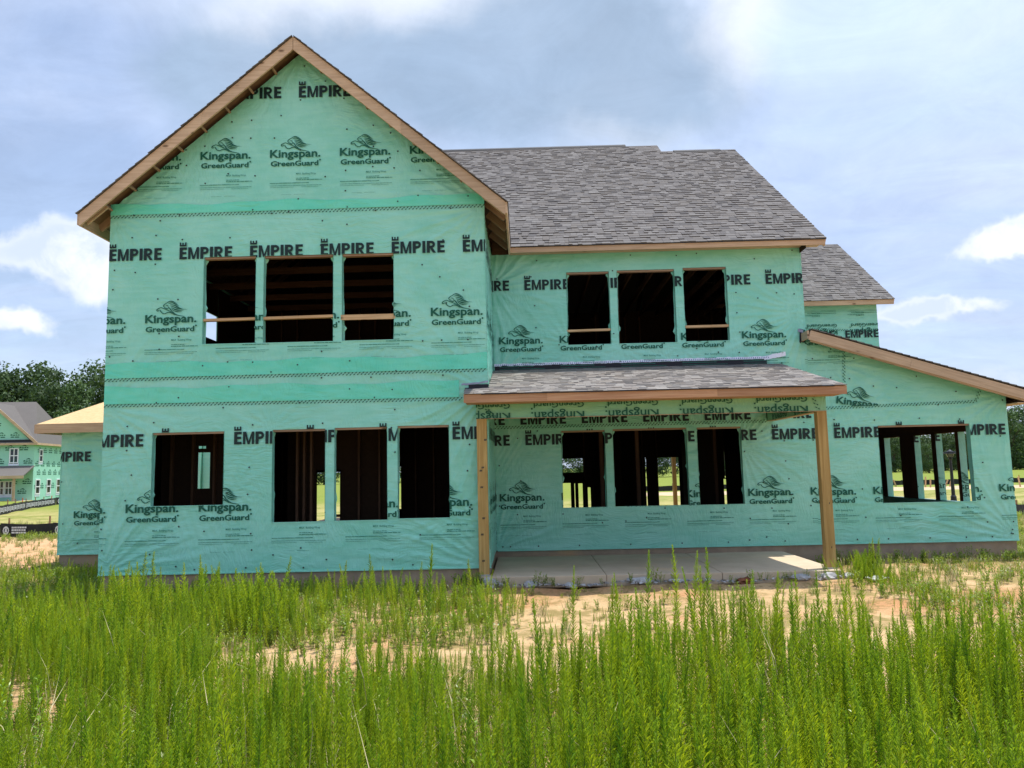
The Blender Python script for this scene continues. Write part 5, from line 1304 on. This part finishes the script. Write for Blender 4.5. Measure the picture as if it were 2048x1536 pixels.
def scatter(name, meshes, pts, label, cat):
    """pts: (x, y, scale, variant, tilt_x, tilt_y, rot)"""
    col = bpy.data.collections.new(name+' kinds')
    for i, me in enumerate(meshes): col.objects.link(bpy.data.objects.new('%s_%02d' % (name, i), me))
    N = len(pts); m = bpy.data.meshes.new(name); m.from_pydata([(p[0], p[1], gh(p[0], p[1])-.01) for p in pts], [], [])
    a = m.attributes.new('turn', 'FLOAT_VECTOR', 'POINT'); a.data.foreach_set('vector', np.array([(p[4], p[5], p[6]) for p in pts], 'f').ravel())
    a = m.attributes.new('size', 'FLOAT', 'POINT'); a.data.foreach_set('value', np.array([p[2] for p in pts], 'f'))
    a = m.attributes.new('pick', 'INT', 'POINT'); a.data.foreach_set('value', np.array([p[3] for p in pts], 'i'))
    o = bpy.data.objects.new(name, m); COL.objects.link(o); tag(o, label, None, None, 'stuff')
    ng = bpy.data.node_groups.new(name, 'GeometryNodeTree')
    ng.interface.new_socket('Geometry', in_out='INPUT', socket_type='NodeSocketGeometry'); ng.interface.new_socket('Geometry', in_out='OUTPUT', socket_type='NodeSocketGeometry')
    n = ng.nodes; i = n.new('NodeGroupInput'); ou = n.new('NodeGroupOutput'); ip = n.new('GeometryNodeInstanceOnPoints'); ci = n.new('GeometryNodeCollectionInfo')
    ci.inputs[0].default_value = col; ci.inputs['Separate Children'].default_value = True; ci.inputs['Reset Children'].default_value = True; ip.inputs['Pick Instance'].default_value = True
    def at(nm, t):
        x = n.new('GeometryNodeInputNamedAttribute'); x.data_type = t; x.inputs[0].default_value = nm; return x.outputs[0]
    L = ng.links.new
    L(i.outputs[0], ip.inputs['Points']); L(ci.outputs[0], ip.inputs['Instance']); L(at('turn', 'FLOAT_VECTOR'), ip.inputs['Rotation']); L(at('size', 'FLOAT'), ip.inputs['Scale']); L(at('pick', 'INT'), ip.inputs['Instance Index']); L(ip.outputs[0], ou.inputs[0])
    o.modifiers.new('scatter', 'NODES').node_group = ng
    return o
def nz(x, y, s=1., o=0.):
    return (math.sin(x*1.3*s+o)*math.cos(y*1.7*s+o*2)+.6*math.sin(x*3.1*s+y*2.3*s+o)+.4*math.sin(x*6.7*s-y*5.1*s+o*3))/2
rw = random.Random(21)
TALL = [weed_mesh('tall_weed', 200+i, 1.0, 165, .062, .0085, .62+.06*(i % 3), .28, .05) for i in range(9)]
MIDW = [weed_mesh('mid_weed', 300+i, .5, 190, .045, .008, .5, .4, .12) for i in range(5)]
BUSH = [bush_mesh('low_weed', 400+i, .22, 7) for i in range(5)]; GRS = [grass_mesh('grass_tuft', 500+i, .16, 16, i > 3) for i in range(6)]
def broad_mesh(name, seed):
    rr = random.Random(seed); V = []; F = []; MI = []
    for i in range(26):
        t = i/26; a = i*2.4+rr.uniform(-.3, .3); el = .25+.9*t; L = .11*(1-.45*t)*rr.uniform(.8, 1.1); w = L*.16; z = .10+.62*t
        d = Vector((math.cos(a)*math.cos(el), math.sin(a)*math.cos(el), math.sin(el))); sd = Vector((-math.sin(a), math.cos(a), 0)); c = Vector((0, 0, z)); m1 = c+d*L*.45; tip = c+d*L+Vector((0, 0, -.02)); k = len(V)
        V += [tuple(c), tuple(m1-sd*w+Vector((0, 0, .006))), tuple(tip), tuple(m1+sd*w+Vector((0, 0, .006))), tuple(m1)]; F += [(k, k+1, k+4), (k+1, k+2, k+4), (k, k+4, k+3), (k+4, k+2, k+3)]; MI += [1]*4
    k = len(V); V += [(-.004, 0, 0), (.004, 0, 0), (0, .004, 0), (0, 0, .72)]; F += [(k, k+1, k+3), (k+1, k+2, k+3), (k+2, k, k+3)]; MI += [2]*3
    me = bpy.data.meshes.new(name); me.from_pydata(V, [], F)
    for m in (WB, WL2, WS): me.materials.append(m)
    me.polygons.foreach_set('material_index', MI); return me
BROAD = [broad_mesh('broad_weed', 700+i) for i in range(3)]
DRY = [grass_mesh('dry_grass', 600+i, .8, 3, True) for i in range(3)]
def tilt(s=.06): return rw.gauss(0, s), rw.gauss(0, s), rw.uniform(0, 6.28)
tall = []
def px_of(x, d): return 1024+FPX*((x-CAM.x)*math.cos(YAW)-d*math.sin(YAW)*0-(-.015)*0)/d
while len(tall) < 3900:
    d = 1.35+6.6*rw.random()**.75; half = .76*d+.6; x = CAM.x-.1+rw.uniform(-half, half); y = CAM.y+d; u = (x-CAM.x)/d   # u: -.67 left edge .. .67 right edge
    lim = 6.55+.55*nz(x, 0, 1.4, 1.)+(.6 if u > .2 else 0)*0
    if u < -.42: lim = 8.2
    if d > lim: continue
    if .1*nz(x, y, 2.0, 5.)+rw.random() < .08: continue
    if nz(x, y, 1.9, 2.)*.5+.5 < rw.random()*.92: continue
    s = rw.gauss(.60, .10)+.10*nz(x, y, .8, 4.)
    if u > .08: s += .10+(.16*rw.random()**2 if d > 4.4 else 0)
    if d < 4: s += .08
    if rw.random() < .06: s += .16
    s *= 1+.16*nz(x, y, 2.6, 8.)
    if u < -.3 and d > 3.5: s *= rw.choice((.75, .9, 1., 1.12))
    s = min(max(s, .32), 1.1)
    if d > 6.2 and u < .08: s *= .8
    if d < 2.6: s = min(s, .80)
    tall.append((x, y, s, rw.randrange(9), *tilt(.055)))
for px, py, h in ((850, 1092, 1.12), (1145, 1130, 1.), (1285, 1108, 1.05), (1348, 1095, 1.12), (1380, 1105, 1.05), (1410, 1100, 1.10), (1225, 1160, .95), (1240, 1150, 1.), (1312, 1180, .9), (1500, 1150, .95), (1660, 1165, .95), (1700, 1140, .9), (2000, 1150, 1.05), (2035, 1130, 1.1), (1890, 1170, .95), (1960, 1180, .9), (250, 1150, .9), (275, 1125, 1.), (410, 1135, .95), (520, 1150, .85)):
    d = ray(px, py); k = (CAM.z-(h-.36))/-d.z if d.z < 0 else 6
    q = CAM+d*min(max(k, 4.), 7.2); hh = q.z+.36; tall.append((q.x, q.y, hh, rw.randrange(9), rw.gauss(0, .02), rw.gauss(0, .02), rw.uniform(0, 6)))
scatter('tall_weeds', TALL, tall, 'tall bright green weeds filling the foreground', 'weeds')
midp = []
while len(midp) < 3700:
    d = rw.uniform(7.2, 12.35); x = CAM.x+rw.uniform(-.8, .8)*d; y = CAM.y+d; u = (x-CAM.x)/d
    right = 6.9+.5*nz(y, x, 2., 1.); ok = False
    if x < right and d > 8.75+.25*nz(x, 0, 2.1, .4): ok = True
    if u < -.40: ok = True
    if y > -.12 and x > -.1: ok = False
    if not ok: continue
    if x < -1.2 and y > 2.: continue
    dens = .9 if u < .0 else .55
    if x > 4.5: dens *= .55
    if rw.random() > dens*(.62+.75*nz(x, y, 1.5, 7.)): continue
    s = (.3+.75*rw.random()**1.6)*(1.2 if u < -.3 else 1.)*(1.+.45*nz(x, y, 1.1, 3.))*(1.35 if rw.random() < .06 else 1); tmp = .55 if y > -1.2 else 1.
    midp.append((x, y, max(.2, s*tmp), rw.randrange(5), *tilt(.10)))
for _ in range(420):      # left of the gable and the clump right of the porch
    x = rw.uniform(-3.2, -.05); y = rw.uniform(-.2, 3.4); midp.append((x, y, rw.uniform(.3, .8), rw.randrange(5), *tilt(.12)))
for _ in range(170):
    q = (12.35+rw.gauss(0, .28), -.7+rw.gauss(0, .35)); midp.append((*q, rw.uniform(.35, .8), rw.randrange(5), *tilt(.15)))
for _ in range(90): midp.append((12.75+rw.gauss(0, .5), -2.2+rw.gauss(0, .35), rw.uniform(.25, .6), rw.randrange(5), *tilt(.15)))
for _ in range(70): midp.append((12.45+rw.gauss(0, .05), -.25+rw.gauss(0, .1), rw.uniform(.5, 1.3), rw.randrange(5), *tilt(.08)))
scatter('mid_weeds', MIDW, midp, 'knee-high weeds in front of the gable wall', 'weeds')
low = []
while len(low) < 9000:
    y = CAM.y+rw.uniform(3, 26); d = y-CAM.y; x = CAM.x+rw.uniform(-.85, .85)*d
    if x > -.1 and x < XG+.1 and y > -.1: continue
    if x >= XG-.3 and x < 12.1 and y > -.33: continue
    if x >= 12 and x < XL+.1 and y > D-.05: continue
    if -3 < x < 0.1 and y > 3.5: continue
    if x < -3 and 3.5 < y < 12 and rw.random() < .93: continue
    n = nz(x, y, .9, 9.)*.5+nz(x, y, 2.7, 1.)*.5; p = .16+.5*max(0, n)
    if y > 1.85 and x > 12 and x < XL+.6: p = .9
    if x < XG and y > -.6: p = .95
    if x < 6.5: p += .3
    if x > 16.6: p += .5
    if d > 15: p += .25
    if .0 > (x-6.5)*(1) : pass
    if 7.4 < d < 8.6 and -.35 < (x-CAM.x)/d < .2: p = .03
    if x > 6.8 and x < 12 and -3.5 < y < -.6: p = .05+.15*max(0, n)
    if rw.random() > p: continue
    low.append((x, y, rw.uniform(.35, 1.15), rw.randrange(5), *tilt(.12)))
scatter('low_weeds', BUSH, low, 'low leafy weeds scattered over the sand', 'weeds')
gr_ = []
while len(gr_) < 9000:
    y = CAM.y+rw.uniform(2.5, 34); d = y-CAM.y; x = CAM.x+rw.uniform(-.9, .9)*d
    if -3 < x < XL+.1 and y > (D if x > 12 else -.35): continue
    p = .35+.4*nz(x, y, 1.1, 4.)
    if 7.0 < d < 12.4 and -.25 < (x-CAM.x)/d and x < 12: p = .04
    if d > 13 and x < -3: p = (.5 if y > 11.5 else .04)+.4*nz(x, y, .6, 2.)
    if rw.random() > p: continue
    gr_.append((x, y, rw.uniform(.4, 1.3)*(1.2 if d > 13 else 1), rw.choice((0, 1, 2, 3, 3, 4, 5)), *tilt(.1)))
scatter('grass_tufts', GRS, gr_, 'thin grass tufts on the sandy ground', 'grass')
dp = []
for _ in range(210):
    d = rw.uniform(2.6, 7.5); x = CAM.x+rw.uniform(-.7, .7)*d; dp.append((x, CAM.y+d, rw.uniform(.6, 1.15), rw.randrange(3), rw.gauss(0, .25), rw.gauss(0, .25), rw.uniform(0, 6)))
scatter('dry_grass_stalks', DRY, dp, 'a few pale dry grass stalks among the weeds', 'grass')

bp = []
for px, py, d in ((1705, 1340, 4.4), (470, 1500, 3.6), (1210, 1480, 3.8), (1520, 1440, 4.0), (90, 1330, 5.0), (950, 1420, 4.2), (690, 1280, 6.0), (1930, 1470, 3.7), (260, 1420, 4.4)):
    q = CAM+ray(px, py)*d; bp.append((q.x, q.y, max(.5, (q.z+.36)/.78), rw.randrange(3), rw.gauss(0, .04), rw.gauss(0, .04), rw.uniform(0, 6)))
for _ in range(40):
    d = rw.uniform(3, 9); x = CAM.x+rw.uniform(-.7, .7)*d; bp.append((x, CAM.y+d, rw.uniform(.4, .85), rw.randrange(3), *tilt(.08)))
scatter('broadleaf_weeds', BROAD, bp, 'a few broader-leaved bright green plants among the weeds', 'weeds')
